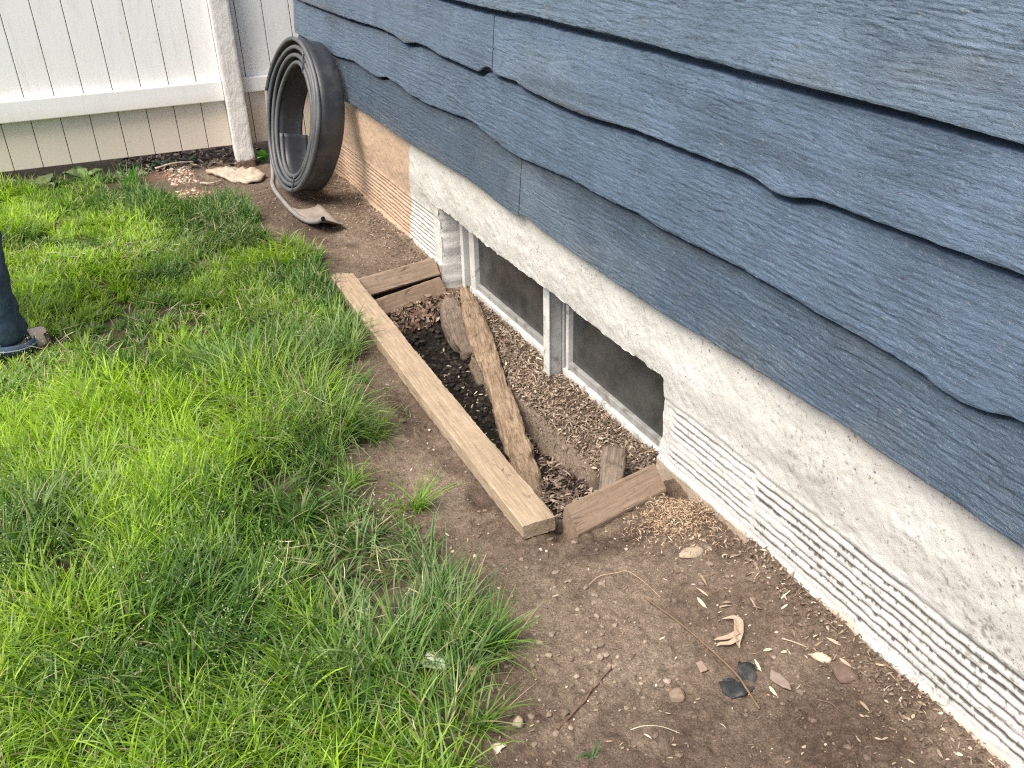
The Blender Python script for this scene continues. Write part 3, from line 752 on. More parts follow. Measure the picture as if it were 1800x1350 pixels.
def timber(name, P0, P1, upn, sec, mat, parent=None, nz=0.001, seed=0, bend=None, endn=0.002, step=0.01, ragged=None):
    """prism of section sec [(y,z)...] (closed, corners kept crisp but worn), local x along its length"""
    M_, L = frame_mat(P0, P1, upn)
    sec = np.array(sec, float); k = len(sec); ring = []
    for i in range(k):
        a, b = sec[i], sec[(i + 1) % k]; ln = np.linalg.norm(b - a)
        n = max(3, int(ln / 0.006)); r = min(0.0022, ln * .2) / ln
        for t in np.linspace(r, 1 - r, n): ring.append(a + (b - a) * t)
    ring = np.array(ring); m = len(ring); c = ring.mean(0)
    xs = np.linspace(0, L, max(3, int(L / step)))
    X = np.repeat(xs[:, None], m, 1)
    cum = np.arange(m) * 0.006
    S = np.repeat(cum[None], len(xs), 0)
    d = ring - c; d = d / np.linalg.norm(d, axis=1)[:, None]
    ns = nz * fbm(X * .5, S, 30, 4, seed) + nz * fbm(X, S, 90, 3, seed + 9)
    Y = ring[None, :, 0] + d[None, :, 0] * ns; Z = ring[None, :, 1] + d[None, :, 1] * ns
    if bend is not None: Z = Z + bend[0] * np.sin(np.pi * X / L); Y = Y + bend[1] * np.sin(np.pi * X / L)
    en = endn * fbm(ring[:, 0] * 1.0, ring[:, 1], 60, 3, seed + 3)
    X[0] += en; X[-1] += en
    if ragged is not None:
        q = ragged * np.abs(fbm(ring[:, 0], ring[:, 1], 75, 2, seed + 5)) * 2.2
        w = sst(L - 0.05, L, xs)[:, None]; X = X - w * q[None]
        Z = Z - w * 0.006
    V = np.stack([X, Y, Z], -1).reshape(-1, 3)
    i = np.arange(len(xs) - 1)[:, None] * m; j = np.arange(m)[None]
    a = (i + j).ravel(); b = (i + (j + 1) % m).ravel()
    F = [np.stack([a, a + m, b + m, b], 1)]
    for e, sgn in ((0, 1), ((len(xs) - 1), -1)):
        # end cap: inner rings
        R = V[e * m:(e + 1) * m]; cc = R.mean(0); off = e * m
        prev = np.arange(off, off + m)
        for s_ in (0.6, 0.25):
            new = cc + (R - cc) * s_; new[:, 0] += endn * 0.6 * (rng.random(m) - .5)
            bidx = len(V); V = np.vstack([V, new]); cur = np.arange(bidx, bidx + m)
            q = np.stack([prev, np.roll(prev, -1), np.roll(cur, -1), cur], 1)
            F.append(q if sgn > 0 else q[:, ::-1]); prev = cur
        V = np.vstack([V, cc]); ci = len(V) - 1
        q = np.stack([prev, np.roll(prev, -1), np.full(m, ci)], 1); F.append(q if sgn > 0 else q[:, ::-1])
    o = fast(name, V, F, mat, parent, mw=M_)
    md = o.modifiers.new("edges", 'EDGE_SPLIT'); md.split_angle = math.radians(38)
    return o

def rect(w, t): return [(-w / 2, 0), (-w / 2, -t), (w / 2, -t), (w / 2, 0)]
o = timber("timber_board", (0.7825, 1.506, 0.042), (0.818, 3.215, 0.040), (0.03, 0, 1), rect(0.086, 0.040), MAT['board'], nz=0.0022, seed=3, bend=(0.0, 0.006), ragged=0.022)
tag(o, "long pale tan board lying along the outer edge of the pit", "board")
# two leaning cross boards at the far end
ln = Vector((0, 0.575, 0.818))            # tilt: top leans away
nrm = Vector((0, -0.818, 0.575))
def cross_board(name, topL, topR, w, mat, seed, label):
    M_, L = frame_mat(topL, topR, nrm)
    o = timber(name, topL, topR, nrm, [(0, 0), (0, -0.038), (-w, -0.038), (-w, 0)], mat, nz=0.0014, seed=seed)
    return tag(o, label, "board", "cross boards at the far end of the pit")
cross_board("cross_board", (0.83, 3.113, 0.037), (1.190, 3.172, 0.037), 0.073, MAT['tie'], 11, "upper of the two brown cross boards at the far end of the pit")
cross_board("cross_board", (0.82, 3.028, -0.030), (1.192, 3.127, -0.030), 0.072, MAT['tie2'], 23, "lower of the two brown cross boards at the far end of the pit")
# near cross timber, rolled on edge
A = Vector((0.852, 1.506, 0.064)); A2 = Vector((1.136, 1.553, 0.064))
xd = (A2 - A).normalized()
Bp = Vector((0.888, 1.461, 0.010)); Cp = Vector((0.838, 1.513, 0.036)); Dp = Vector((0.836, 1.512, -0.03))
M_, L_ = frame_mat(A, A2, (0, -0.3, 1)); Mi = M_.inverted()
sec = []
for p in (A, Cp, Dp, Vector((0.876, 1.463, -0.045)), Bp):
    q = Mi @ p; sec.append((q.y, q.z))
sec = sec[::-1] if sum(sec[i][0] * sec[(i + 1) % 5][1] - sec[(i + 1) % 5][0] * sec[i][1] for i in range(5)) > 0 else sec
o = timber("cross_timber", A, A2, (0, -0.3, 1), sec, MAT['tie2'], nz=0.0012, seed=31)
tag(o, "short brown timber block rolled onto its edge across the near end of the pit", "timber")

# rotten log: a loft along a centre line with irregular section
def loft(name, P, W, H, mat, parent=None, n=26, rough=0.006, seed=0, ex=2.6, cap_r=0.5, f=38):
    P = catmull(P, 14); k = len(P)
    W = np.interp(np.linspace(0, 1, k), np.linspace(0, 1, len(W)), W); H = np.interp(np.linspace(0, 1, k), np.linspace(0, 1, len(H)), H)
    O = P[0].copy()
    ax = (P[-1] - P[0]); ax /= np.linalg.norm(ax)
    M_, L = frame_mat(P[0], P[-1], (0, 0, 1)); Mi = np.array(M_.inverted())
    Pl = (np.c_[P, np.ones(k)] @ Mi.T)[:, :3]
    th = np.linspace(0, 2 * np.pi, n, endpoint=False)
    cy = np.sign(np.cos(th)) * np.abs(np.cos(th)) ** (2 / ex); sz = np.sign(np.sin(th)) * np.abs(np.sin(th)) ** (2 / ex)
    X = np.repeat(Pl[:, 0:1], n, 1); S = np.repeat((th * 0.02)[None], k, 0)
    per = np.cos(th)[None] * 0.03; per2 = np.sin(th)[None] * 0.03
    nn = fbm(X + per, X * .3 + per2 * 2.0 + 5, f, 4, seed, 0.6) + 0.6 * fbm(X * .4 + per * 3, per2 * 3 + X * .1, f * 2, 3, seed + 7)
    cav = np.clip(fbm(X * 1.3 + per * 2, X * .5 + per2 * 2.5, f * .6, 3, seed + 17) - 0.12, 0, 1)
    r = 1 + 0 * nn
    Y = Pl[:, 1:2] + W[:, None] / 2 * cy[None] + rough * nn * np.cos(th)[None] - cav * rough * 4 * np.cos(th)[None]
    Z = Pl[:, 2:3] + H[:, None] / 2 * sz[None] + rough * nn * np.sin(th)[None] - cav * rough * 4 * np.sin(th)[None]
    V = np.stack([X, Y, Z], -1).reshape(-1, 3)
    i = np.arange(k - 1)[:, None] * n; j = np.arange(n)[None]
    a = (i + j).ravel(); b = (i + (j + 1) % n).ravel()
    F = [np.stack([a, b, b + n, a + n], 1)]
    for e, sg in ((0, -1), (k - 1, 1)):
        R = V[e * n:(e + 1) * n].copy(); cc = R.mean(0); prev = np.arange(e * n, e * n + n)
        V[e * n:(e + 1) * n, 0] += rough * 2.5 * (rng.random(n) - .5)
        for s_ in (0.65, 0.3):
            new = cc + (R - cc) * s_; new[:, 0] += sg * rough * 1.2 * rng.random(n)
            bi = len(V); V = np.vstack([V, new]); cur = np.arange(bi, bi + n)
            q = np.stack([prev, np.roll(prev, -1), np.roll(cur, -1), cur], 1); F.append(q if sg > 0 else q[:, ::-1]); prev = cur
        V = np.vstack([V, cc]); q = np.stack([prev, np.roll(prev, -1), np.full(n, len(V) - 1)], 1); F.append(q if sg > 0 else q[:, ::-1])
    return fast(name, V, F, mat, parent, mw=M_)

log = loft("rotten_log", LOG,
     [0.040, 0.076, 0.085, 0.068, 0.076, 0.084, 0.088, 0.09], [0.035, 0.05, 0.06, 0.05, 0.05, 0.05, 0.05, 0.05], MAT['rot'], seed=900, rough=0.0062, n=40, ex=3.4, f=24)
tag(log, "long crumbling orange brown rotten beam leaning diagonally in the pit", "rotten beam")
o = loft("rotten_beam", [(1.170, 2.985, -0.088), (1.140, 2.87, -0.108), (1.124, 2.76, -0.133), (1.118, 2.68, -0.16)], [0.07, 0.100, 0.09, 0.05], [0.06, 0.07, 0.07, 0.05], MAT['oldwood'], seed=940, rough=0.007, n=30, ex=4)
tag(o, "short dull grey brown rotten beam half under the long orange one", "rotten beam")
o = loft("wood_stub", [(1.035, 1.600, -0.06), (1.085, 1.665, -0.035), (1.135, 1.735, -0.015)], [0.058, 0.066, 0.07], [0.05, 0.055, 0.05], MAT['oldwood'], seed=960, rough=0.0035, n=24, ex=4)
tag(o, "grey broken wood stub propped against the near cross timber", "wood stub")

# ------------------------------------------------------------------ coil of lawn edging
coil = empty("edging_coil", (0.957, 4.315, 0.0))
tag(coil, "coil of black plastic lawn edging leaning on the house corner", "edging coil")
cyw, syw, cl, sl = math.cos(0.103), math.sin(0.103), math.cos(0.233), math.sin(0.233)
a0 = np.array([cyw, syw, 0.0]); cu = np.array([-syw, cyw, 0.0]); cv = np.array([0, 0, 1.0]) * cl + a0 * sl; ca = a0 * cl - np.array([0, 0, 1.0]) * sl
CC = np.array([0.957, 4.315, 0.379]) - np.array([0.957, 4.315, 0])
def coil_paths():
    P = []; Wd = []
    # inner end at far side (cu positive) mid height, winding outwards
    T = np.linspace(-4.0, 0.0, 4 * 72 + 1)       # turn parameter; 0 = outermost ends near the ground on the far side
    for t in T:
        k = -t                                   # wraps in from the outside
        th = np.pi * 1.0 * 0 + 2 * np.pi * t     # angle measured from +cu
        # direction of travel: down the far side, under, up the near side
        ang = -2 * np.pi * (t) ; ang = -ang
        rx = 0.350 - 0.041 * k; rv = 0.350 - 0.028 * k
        c = -0.019 * k * cu - 0.0035 * k * cv
        aa = -(2 * np.pi * t) - 0.35
        p = CC + c + rx * math.cos(aa) * cu + rv * math.sin(aa) * cv
        jit = 0.004 * math.sin(3.1 * aa + 1.3 * k) * math.cos(aa * 1.7)
        P.append(p + ca * (0.003 * math.sin(aa * 2.3 + k * 2.0)) + jit * (math.cos(aa) * cu + math.sin(aa) * cv)); Wd.append(ca)
    return np.array(P), np.array(Wd)
CP, CW = coil_paths()
# the loose tail leaves the outermost wrap on the far side, runs along the ground and lifts at its end
w0 = np.array([0.957, 4.315, 0.0])
tail = np.array([(0.888, 4.56, 0.085), (0.853, 4.44, 0.030), (0.848, 4.20, 0.017), (0.853, 4.02, 0.016), (0.868, 3.89, 0.022), (0.886, 3.79, 0.045), (0.902, 3.712, 0.080)]) - w0
tw = np.array([ca, np.array([.75, 0, -.65]), np.array([.80, .1, -.58]), np.array([.93, .32, .02]), np.array([.93, .28, -.10]), np.array([.87, .34, -.32]), np.array([.80, .35, -.49])])
keep = len(CP) - 6
P_all = np.vstack([CP[:keep], catmull(np.vstack([CP[keep - 1], tail]), 9)[3:]])
Wt = catmull(np.vstack([CW[keep - 1], tw]), 9)[3:]
W_all = np.vstack([CW[:keep], Wt]); W_all /= np.linalg.norm(W_all, axis=1)[:, None]
STRW = 0.126
def strip_mesh(name, P, Wv, mat, w=STRW, t=0.0022, flange=True):
    T = np.gradient(P, axis=0); T /= np.linalg.norm(T, axis=1)[:, None]
    N = np.cross(T, Wv); N /= np.linalg.norm(N, axis=1)[:, None]
    prof = [(0.004, t), (w * .33, t), (w * .66, t), (w - .012, t), (w, t + .009), (w, t + .006), (w - .010, -t), (w * .66, -t), (w * .33, -t), (0.004, -t)]
    m = len(prof)
    V = np.stack([P + Wv * a + N * b for a, b in prof], 1)
    k = len(P); V = V.reshape(-1, 3)
    i = np.arange(k - 1)[:, None] * m; j = np.arange(m)[None]
    a = (i + j).ravel(); b = (i + (j + 1) % m).ravel()
    F = [np.stack([a, a + m, b + m, b], 1), np.array([list(range(m)), list(range(k * m - 1, (k - 1) * m - 1, -1))])]
    return fast(name, V, F, mat, coil)
ntail = len(Wt)
strip_mesh("coiled_strip", P_all[:len(CP[:keep])], W_all[:keep], MAT['plastic'])
strip_mesh("tail_strip", P_all[keep - 1:], W_all[keep - 1:], MAT['dustplastic'])["label"] = "dusty loose end of the strip lying on the soil"
# hollow bead along the outer edge; black plug paints the bore's shade at the tail
def bead(name, P, mat, r=0.0098, open_end=False):
    o = sweep(name, P, r, mat, coil, n=14, cap=not open_end)
    if open_end:
        d = (P[-1] - P[-2]); d /= np.linalg.norm(d)
        sweep("bore_shade_plug", np.array([P[-1] - d * 0.03, P[-1] - d * 0.012, P[-1] + d * 0.0006]), [0.0066, 0.0066, 0.0066], MAT['black'], coil, n=12)
    return o
MAT['black'] = m_simple("bore_shade_black", (0.006, 0.006, 0.006), 0.9, 0.1, 0.05, 10, 0)
MAT['bead'] = m_simple("grey_worn_black_plastic", (0.068, 0.074, 0.080), 0.50, 0.5, 0.25, 22, 0.15, (0.13, 0.125, 0.11), 7, (0.45, 0.8))
MAT['beadtail'] = m_simple("dusty_grey_plastic", (0.20, 0.19, 0.175), 0.55, 0.4, 0.2, 22, 0.15, (0.26, 0.22, 0.18), 9, (0.5, 0.8))
bead("bead", P_all[:keep], MAT['bead']); bead("tail_bead", P_all[keep - 1:], MAT['beadtail'], 0.0105, True)
# wrap ties
def tie(aa, k0, k1, name="wrap_tie"):
    pts = []
    for k in np.linspace(k0, k1, 8):
        rx = 0.350 - 0.041 * k; rv = 0.350 - 0.028 * k
        p = CC - 0.019 * k * cu - 0.0035 * k * cv + rx * math.cos(aa) * cu + rv * math.sin(aa) * cv - ca * 0.014
        pts.append(p)
    pts = [pts[0] + ca * 0.03] + pts + [pts[-1] + ca * 0.03]
    sweep(name, np.array(pts), 0.0035, MAT['bead'], coil, n=8)
tie(1.95, 0.6, 3.7); tie(-1.95 + 2 * np.pi, 0.6, 3.4)
e = P_all[0]
MB().box(-0.012, 0.10, -0.03, 0.004, -0.006, 0.006).build("torn_strip_end", MAT['plastic'], coil, 0.002, mw=Matrix.Translation(Vector(e + w0)) @ Matrix(((ca[0], cu[0], cv[0], 0), (ca[1], cu[1], cv[1], 0), (ca[2], cu[2], cv[2], 0), (0, 0, 0, 1))))

# ------------------------------------------------------------------ loose stuff on the soil
def nrmz(v): return v / (np.linalg.norm(v, axis=-1, keepdims=True) + 1e-9)
def surf_normal(x, y, e=0.006):
    hx = (height(x + e, y, False) - height(x - e, y, False)) / (2 * e); hy = (height(x, y + e, False) - height(x, y - e, False)) / (2 * e)
    return nrmz(np.stack([-hx, -hy, np.ones_like(hx)], -1))
def flakes(name, x, y, L, W, cols, mat, lift=0.004, tilt=0.5, curl=0.25, kind="stuff", label=None, cat=None, thick=False, sd=0):
    r = np.random.default_rng(1000 + sd); n = len(x)
    N = nrmz(surf_normal(x, y) + tilt * r.normal(size=(n, 3)) * np.array([1, 1, .4]))
    th = r.random(n) * 2 * np.pi; H = np.stack([np.cos(th), np.sin(th), np.zeros(n)], -1)
    U = nrmz(H - N * (H * N).sum(-1, keepdims=True)); S = np.cross(N, U)
    z = height(x, y) + lift * (0.3 + r.random(n)); C = np.stack([x, y, z], -1)
    ts = np.array([-0.5, -0.2, 0.2, 0.5]); ww = np.array([0.25, 1.0, 0.85, 0.12])
    cu_ = (r.random(n) - .4) * curl; sw = (r.random(n) - .5) * .4
    V = []
    for t, w in zip(ts, ww):
        base = C + U * (L * t)[:, None] + N * (L * cu_ * (0.25 - t * t) * 2)[:, None] + S * (L * sw * (t * t))[:, None]
        V += [base - S * (W * w * .5)[:, None], base + S * (W * w * .5)[:, None] + N * (W * .25 * w)[:, None]]
    V = np.stack(V, 1).reshape(-1, 3)
    b = np.arange(n)[:, None] * 8
    F = np.concatenate([b + np.array([[0, 2, 3, 1]]), b + np.array([[2, 4, 5, 3]]), b + np.array([[4, 6, 7, 5]])])
    c = np.repeat(cols, 8, 0)
    o = fast(name, V, F, mat, col=c, smooth=True)
    return tag(o, label, cat, kind=kind)
def pick(n, pal, r, var=.18):
    pal = np.array(pal); c = pal[r.integers(0, len(pal), n)]
    return c * (1 + var * r.normal(size=(n, 1)))
CHIP = [(0.24, 0.185, 0.13), (0.19, 0.14, 0.10), (0.31, 0.245, 0.175), (0.12, 0.09, 0.065), (0.22, 0.165, 0.12), (0.36, 0.30, 0.22), (0.15, 0.115, 0.09)]
r = np.random.default_rng(5)
n = 9500
y = 1.60 + r.random(n) * 1.48; x = 1.10 + r.random(n) * 0.205
k = x > ledge_x(y) + 0.030 * r.random(n) - .018
x, y = x[k], y[k]; n = len(x)
flakes("wood_chips", x, y, 0.006 + 0.020 * r.random(n) ** 1.5, 0.0018 + 0.0042 * r.random(n), pick(n, CHIP, r, .28), MAT['chips'], 0.010, 0.55, 0.4, label="dry wood chips and leaf scraps on the shelf below the basement window", cat="wood chips", sd=1)
n = 2600
y = 1.62 + (r.random(n) ** 1.1) * 0.95; x = 0.87 + r.random(n) * 0.21
k = (x > logx(y) + .02) & (x < ledge_x(y) - .025) | (y < 1.72) & (r.random(n) < .5); k &= r.random(n) < .35 + .65 * (y < 1.98); x, y = x[k], y[k]; n = len(x)
flakes("pit_chips", x, y, 0.010 + 0.024 * r.random(n), 0.003 + 0.005 * r.random(n), pick(n, [(0.26, 0.20, 0.15), (0.16, 0.115, 0.085), (0.33, 0.26, 0.2), (0.10, 0.07, 0.055)], r), MAT['chips'], 0.010, 0.5, 0.4, label="brown chips covering the near floor of the pit", cat="wood chips", sd=2)
n = 190
y = 1.8 + r.random(n) * 1.1; x = 0.87 + r.random(n) * 0.22
flakes("pale_flecks", x, y, 0.006 + 0.014 * r.random(n), 0.003 + 0.004 * r.random(n), pick(n, [(0.42, 0.38, 0.3), (0.3, 0.27, 0.2), (0.2, 0.17, 0.12)], r), MAT['chips'], 0.004, 0.2, 0.2, label="pale flecks scattered on the wet black soil of the pit", cat="debris", sd=3)
n = 420
x = 0.88 + r.random(n) * 0.32; y = 2.93 + r.random(n) * 0.12 + .12 * (x - .85)
flakes("dead_leaves", x, y, 0.012 + 0.028 * r.random(n), 0.006 + 0.010 * r.random(n), pick(n, [(0.14, 0.09, 0.06), (0.2, 0.13, 0.09), (0.1, 0.065, 0.045), (0.26, 0.2, 0.15)], r), MAT['chips'], 0.012, 0.6, 0.5, label="dead brown leaves under the far cross boards", cat="dead leaves", sd=4)
# litter along the wall foot
n = 3200
y = np.where(r.random(n) < .4, 0.45 + 0.85 * r.random(n), 3.18 + 1.6 * r.random(n)); x = 1.205 - np.abs(r.normal(size=n)) * np.where(y < 2, 0.05, 0.07)
k = ~((x < 0.7)); x, y = x[k], y[k]; n = len(x)
flakes("wall_litter", x, y, 0.004 + 0.016 * r.random(n) ** 2.4, 0.0015 + 0.0045 * r.random(n) ** 1.5, pick(n, CHIP + [(0.12, 0.085, 0.06)] * 4, r, .3), MAT['chips'], 0.006, 0.4, 0.4, label="small chips and leaf scraps gathered along the foot of the stucco wall", cat="litter", sd=5)
# scattered straw, chips over the bare soil
n = 2100
y = 0.6 + (r.random(n) ** 1.2) * 4.4; x = 0.42 + r.random(n) * 0.78
k = ~((x > 0.73) & (y > 1.45) & (y < 3.2)); x, y = x[k], y[k]; n = len(x)
flakes("soil_scraps", x, y, 0.004 + 0.014 * r.random(n) ** 2, 0.0015 + 0.003 * r.random(n), pick(n, CHIP + [(0.5, 0.42, 0.32)], r), MAT['chips'], 0.003, 0.3, 0.3, label="tiny scraps of bark and straw scattered on the bare soil", cat="litter", sd=6)
n = 20
y = 0.75 + r.random(n) * 0.45; x = 0.95 + r.random(n) * 0.24
flakes("pale_husks", x, y, 0.018 + 0.02 * r.random(n), 0.004 + 0.004 * r.random(n), pick(n, [(0.5, 0.4, 0.27), (0.42, 0.33, 0.22), (0.3, 0.22, 0.15)], r), MAT['chips'], 0.006, 0.35, 0.5, label="pale curled husks on the soil by the ribbed stucco", cat="husks", sd=7)
# sawdust curls
n = 2600
x = 1.095 + 0.055 * r.normal(size=n); y = 1.395 + 0.050 * r.normal(size=n)
k = (x < 1.2) & (y < 1.50); x, y = x[k], y[k]; n = len(x)
flakes("wood_shavings", x, y, 0.004 + 0.014 * r.random(n) ** 1.6, 0.0009 + 0.0014 * r.random(n), pick(n, [(0.42, 0.29, 0.18), (0.50, 0.38, 0.25), (0.30, 0.20, 0.125), (0.36, 0.28, 0.2)], r, .25), MAT['chips'], 0.014, 0.9, 0.9, label="pile of pale orange wood shavings beside the near cross timber", cat="wood shavings", sd=8)

# pebbles and crumbs
def ico():
    bm = bmesh.new(); bmesh.ops.create_icosphere(bm, subdivisions=1, radius=1.0)
    v = np.array([p.co[:] for p in bm.verts]); f = np.array([[q.index for q in p.verts] for p in bm.faces]); bm.free(); return v, f
IV, IF = ico()
def lumps(name, x, y, s, cols, mat, sink=0.3, label=None, cat=None, sd=0, flat=0.65):
    r = np.random.default_rng(2000 + sd); n = len(x)
    sc = s[:, None] * (0.65 + 0.7 * r.random((n, 3))); sc[:, 2] *= flat
    jit = 1 + 0.25 * (r.random((n, len(IV), 1)) - .5) * 2
    V = IV[None] * jit * sc[:, None, :]
    th = r.random(n) * 6.28; c, s_ = np.cos(th)[:, None], np.sin(th)[:, None]
    X = V[..., 0] * c - V[..., 1] * s_; Y = V[..., 0] * s_ + V[..., 1] * c
    z = height(x, y) + sc[:, 2] * (1 - 2 * sink) * .6
    V = np.stack([X + x[:, None], Y + y[:, None], V[..., 2] + z[:, None]], -1).reshape(-1, 3)
    F = (np.arange(n)[:, None, None] * len(IV) + IF[None]).reshape(-1, 3)
    o = fast(name, V, F, mat, col=np.repeat(cols, len(IV), 0), smooth=False)
    return tag(o, label, cat, kind="stuff")
n = 11000
y = 0.55 + (r.random(n) ** 1.25) * 4.5; x = 0.35 + r.random(n) * 0.86
k = (r.random(n) < .12 + 1.3 * np.clip(fbm(x, y, 7, 3, 1500), 0, 1)) & ~((x > 0.74) & (y > 1.5) & (y < 3.12)); x, y = x[k], y[k]; n = len(x)
lumps("soil_crumbs", x, y, 0.0014 + 0.0065 * r.random(n) ** 3.5, soil_color(x, y) * (0.7 + 0.8 * r.random((n, 1))), MAT['pebble'], 0.2, "loose crumbs of brown soil on the bare ground", "soil crumbs", 1)
n = 600
y = 0.55 + (r.random(n) ** 1.1) * 4.4; x = 0.40 + r.random(n) * 0.8
k = ~((x > 0.74) & (y > 1.5) & (y < 3.12)); x, y = x[k], y[k]; n = len(x)
lumps("gravel", x, y, 0.0012 + 0.0035 * r.random(n) ** 2, pick(n, [(0.36, 0.30, 0.23), (0.46, 0.40, 0.31), (0.26, 0.20, 0.155), (0.32, 0.26, 0.21)], r), MAT['pebble'], 0.2, "fine pale grit scattered over the soil", "grit", 2)
n = 1500
y = 1.75 + 1.22 * r.random(n); x = 0.85 + 0.26 * r.random(n)
k = (x < ledge_x(y) - .03); x, y = x[k], y[k]; n = len(x)
lumps("wet_clods", x, y, 0.003 + 0.009 * r.random(n) ** 2.5, np.array([0.020, 0.017, 0.013]) * (0.6 + 1.3 * r.random((n, 1))), MAT['pebble'], 0.25, "wet black crumbs of soil on the floor of the pit", "soil crumbs", 6)
n = 500
x = 0.42 + 0.13 * r.random(n); y = 4.75 + 0.35 * r.random(n)
x2 = 0.43 + 0.06 * r.normal(size=n); y2 = 4.46 + 0.08 * r.normal(size=n)
x = np.where(r.random(n) < .45, x, x2); y = np.where(x == x2, y2, y)
lumps("reddish_gravel", x, y, 0.003 + 0.007 * r.random(n) ** 2, pick(n, [(0.42, 0.27, 0.19), (0.5, 0.38, 0.28), (0.33, 0.2, 0.14), (0.5, 0.44, 0.36)], r), MAT['pebble'], 0.2, "reddish gravel at the edge of the grass near the fence", "gravel", 3)
n = 700
x = 0.2 + 0.75 * r.random(n); y = 5.02 + 0.35 * r.random(n)
flakes("fence_litter", x, y, 0.015 + 0.03 * r.random(n), 0.005 + 0.012 * r.random(n), pick(n, [(0.14, 0.095, 0.07), (0.09, 0.065, 0.05), (0.22, 0.17, 0.13), (0.3, 0.26, 0.2)], r), MAT['chips'], 0.015, 0.7, 0.6, label="dark leaf litter under the bottom edge of the fence", cat="leaf litter", sd=9)

# ------------------------------------------------------------------ individual pieces on the soil
def rock(name, x, y, sx, sy, sz, rz, mat, label, cat, seed, sub=3, rough=0.28, sink=0.35, flatb=0.0, ang=True):
    bm = bmesh.new(); bmesh.ops.create_icosphere(bm, subdivisions=sub, radius=1.0)
    v = np.array([p.co[:] for p in bm.verts])
    rr = 1 + rough * fbm(v[:, 0] + v[:, 2] * .7, v[:, 1] - v[:, 2] * .6, 1.3, 3, seed) + rough * .35 * fbm(v[:, 0] - v[:, 2], v[:, 1] + v[:, 2], 5, 2, seed + 1)
    v = v * rr[:, None]
    if ang:
        rg = np.random.default_rng(seed)
        for _ in range(6):
            d = rg.normal(size=3); d /= np.linalg.norm(d); h = 0.62 + 0.2 * rg.random()
            q = v @ d; ex = np.clip(q - h, 0, None); v = v - ex[:, None] * d * 0.9
    v = v * np.array([sx, sy, sz])
    for p, c in zip(bm.verts, v): p.co = c
    me = bpy.data.meshes.new(name); bm.to_mesh(me); bm.free()
    for p in me.polygons: p.use_smooth = True
    o = link(name, me, mat); z = float(height(np.array([x]), np.array([y]), False)[0])
    o.location = (x, y, z + sz * (1 - 2 * sink)); o.rotation_euler = (0, 0, rz)
    return tag(o, label, cat)
rock("stone", 0.468, 1.180, 0.017, 0.014, 0.016, 0.4, MAT['pinkstone'], "rounded pinkish stone at the edge of the grass", "stone", 1, sink=.25)
rock("stone", 0.487, 1.035, 0.0125, 0.011, 0.010, 0.8, MAT['stone'], "small three-sided tan stone on the soil near the bottom of the photo", "stone", 12, sink=.15, rough=.35)
rock("flat_stone", 1.062, 1.283, 0.034, 0.019, 0.009, 0.1, MAT['stone'], "flat half-buried tan and grey stone below the wood shavings", "stone", 23, sink=.35)
rock("stone", 1.105, 0.907, 0.020, 0.010, 0.008, -0.9, m_simple("mottled_cream_stone", (0.50, 0.42, 0.29), .85, .2, .25, 60, .5), "oblong mottled cream stone beside the ribbed stucco", "stone", 34, sink=.2, ang=False)
rock("soil_clod", 0.792, 0.962, 0.017, 0.017, 0.012, 0.2, MAT['soilclod'] if 'soilclod' in MAT else m_simple("dry_soil_clod", (0.24, 0.18, 0.13), .95, .1, .2, 50, .8), "crumbly tan soil clod left of the black scrap", "soil clod", 45, rough=.4)
rock("stone", 0.418, 1.098, 0.010, 0.008, 0.009, 0.2, m_simple("orange_pebble", (0.42, 0.25, 0.15), .8, .2, .2, 60, .5), "small orange pebble among the grass tips", "stone", 56)
rock("soil_clod", 1.115, 0.855, 0.030, 0.024, 0.010, -0.3, m_simple("dark_brown_clod", (0.14, 0.098, 0.075), .95, .1, .2, 50, .8), "flat dark brown soil clod under the pale husks", "soil clod", 67, sink=.2)
# black scrap: folded piece of weed cloth
def patch(name, pts, z, mat, label, cat, amp=0.006, seed=0, sub=3, thick=0.0015):
    """thin crumpled piece with an irregular outline (fan grid), real thickness through solidify"""
    pts = np.array(pts, float); c = pts.mean(0)
    ring = []
    for i in range(len(pts)):
        a, b = pts[i], pts[(i + 1) % len(pts)]
        for t in (0, .25, .5, .75): ring.append(a + (b - a) * t)
    ring = np.array(ring); m = len(ring)
    ring = ring + (ring - c) * 0.10 * fbm(ring[:, 0], ring[:, 1], 160, 2, seed)[:, None]
    V = []; 
    for s_ in (1.0, .75, .5, .25):
        V.append(c + (ring - c) * s_)
    V = np.vstack(V + [c[None]])
    hz = height(V[:, 0], V[:, 1], False) + z + amp * fbm(V[:, 0], V[:, 1], 45, 3, seed + 5)
    V3 = np.c_[V - c, hz - hz.min()]
    F = []
    for k in range(3):
        a = np.arange(m) + k * m; F.append(np.stack([a, np.roll(a, -1), np.roll(a, -1) + m, a + m], 1))
    a = np.arange(m) + 3 * m; F.append(np.stack([a, np.roll(a, -1), np.full(m, 4 * m)], 1))
    o = fast(name, V3, F, mat)
    o.location = (c[0], c[1], hz.min())
    md = o.modifiers.new("thick", 'SOLIDIFY'); md.thickness = thick
    return tag(o, label, cat)
patch("plastic_scrap", [(0.872, .925), (0.885, .955), (0.92, .945), (0.952, .975), (0.972, .955), (0.958, .925), (0.93, .905), (0.905, .900), (0.88, .905)], 0.006, MAT['charcoal'], "black crumpled plastic scrap pressed into the soil", "plastic scrap", 0.014, 3, thick=0.003)
patch("concrete_slab", [(0.61, 4.93), (0.66, 4.83), (0.70, 4.70), (0.76, 4.64), (0.83, 4.63), (0.87, 4.70), (0.86, 4.86), (0.80, 4.90), (0.72, 4.93), (0.66, 4.97)], 0.022, MAT['conc'], "broken pale slab of crumbled concrete at the foot of the fence post", "concrete slab", 0.02, 8, thick=0.016)
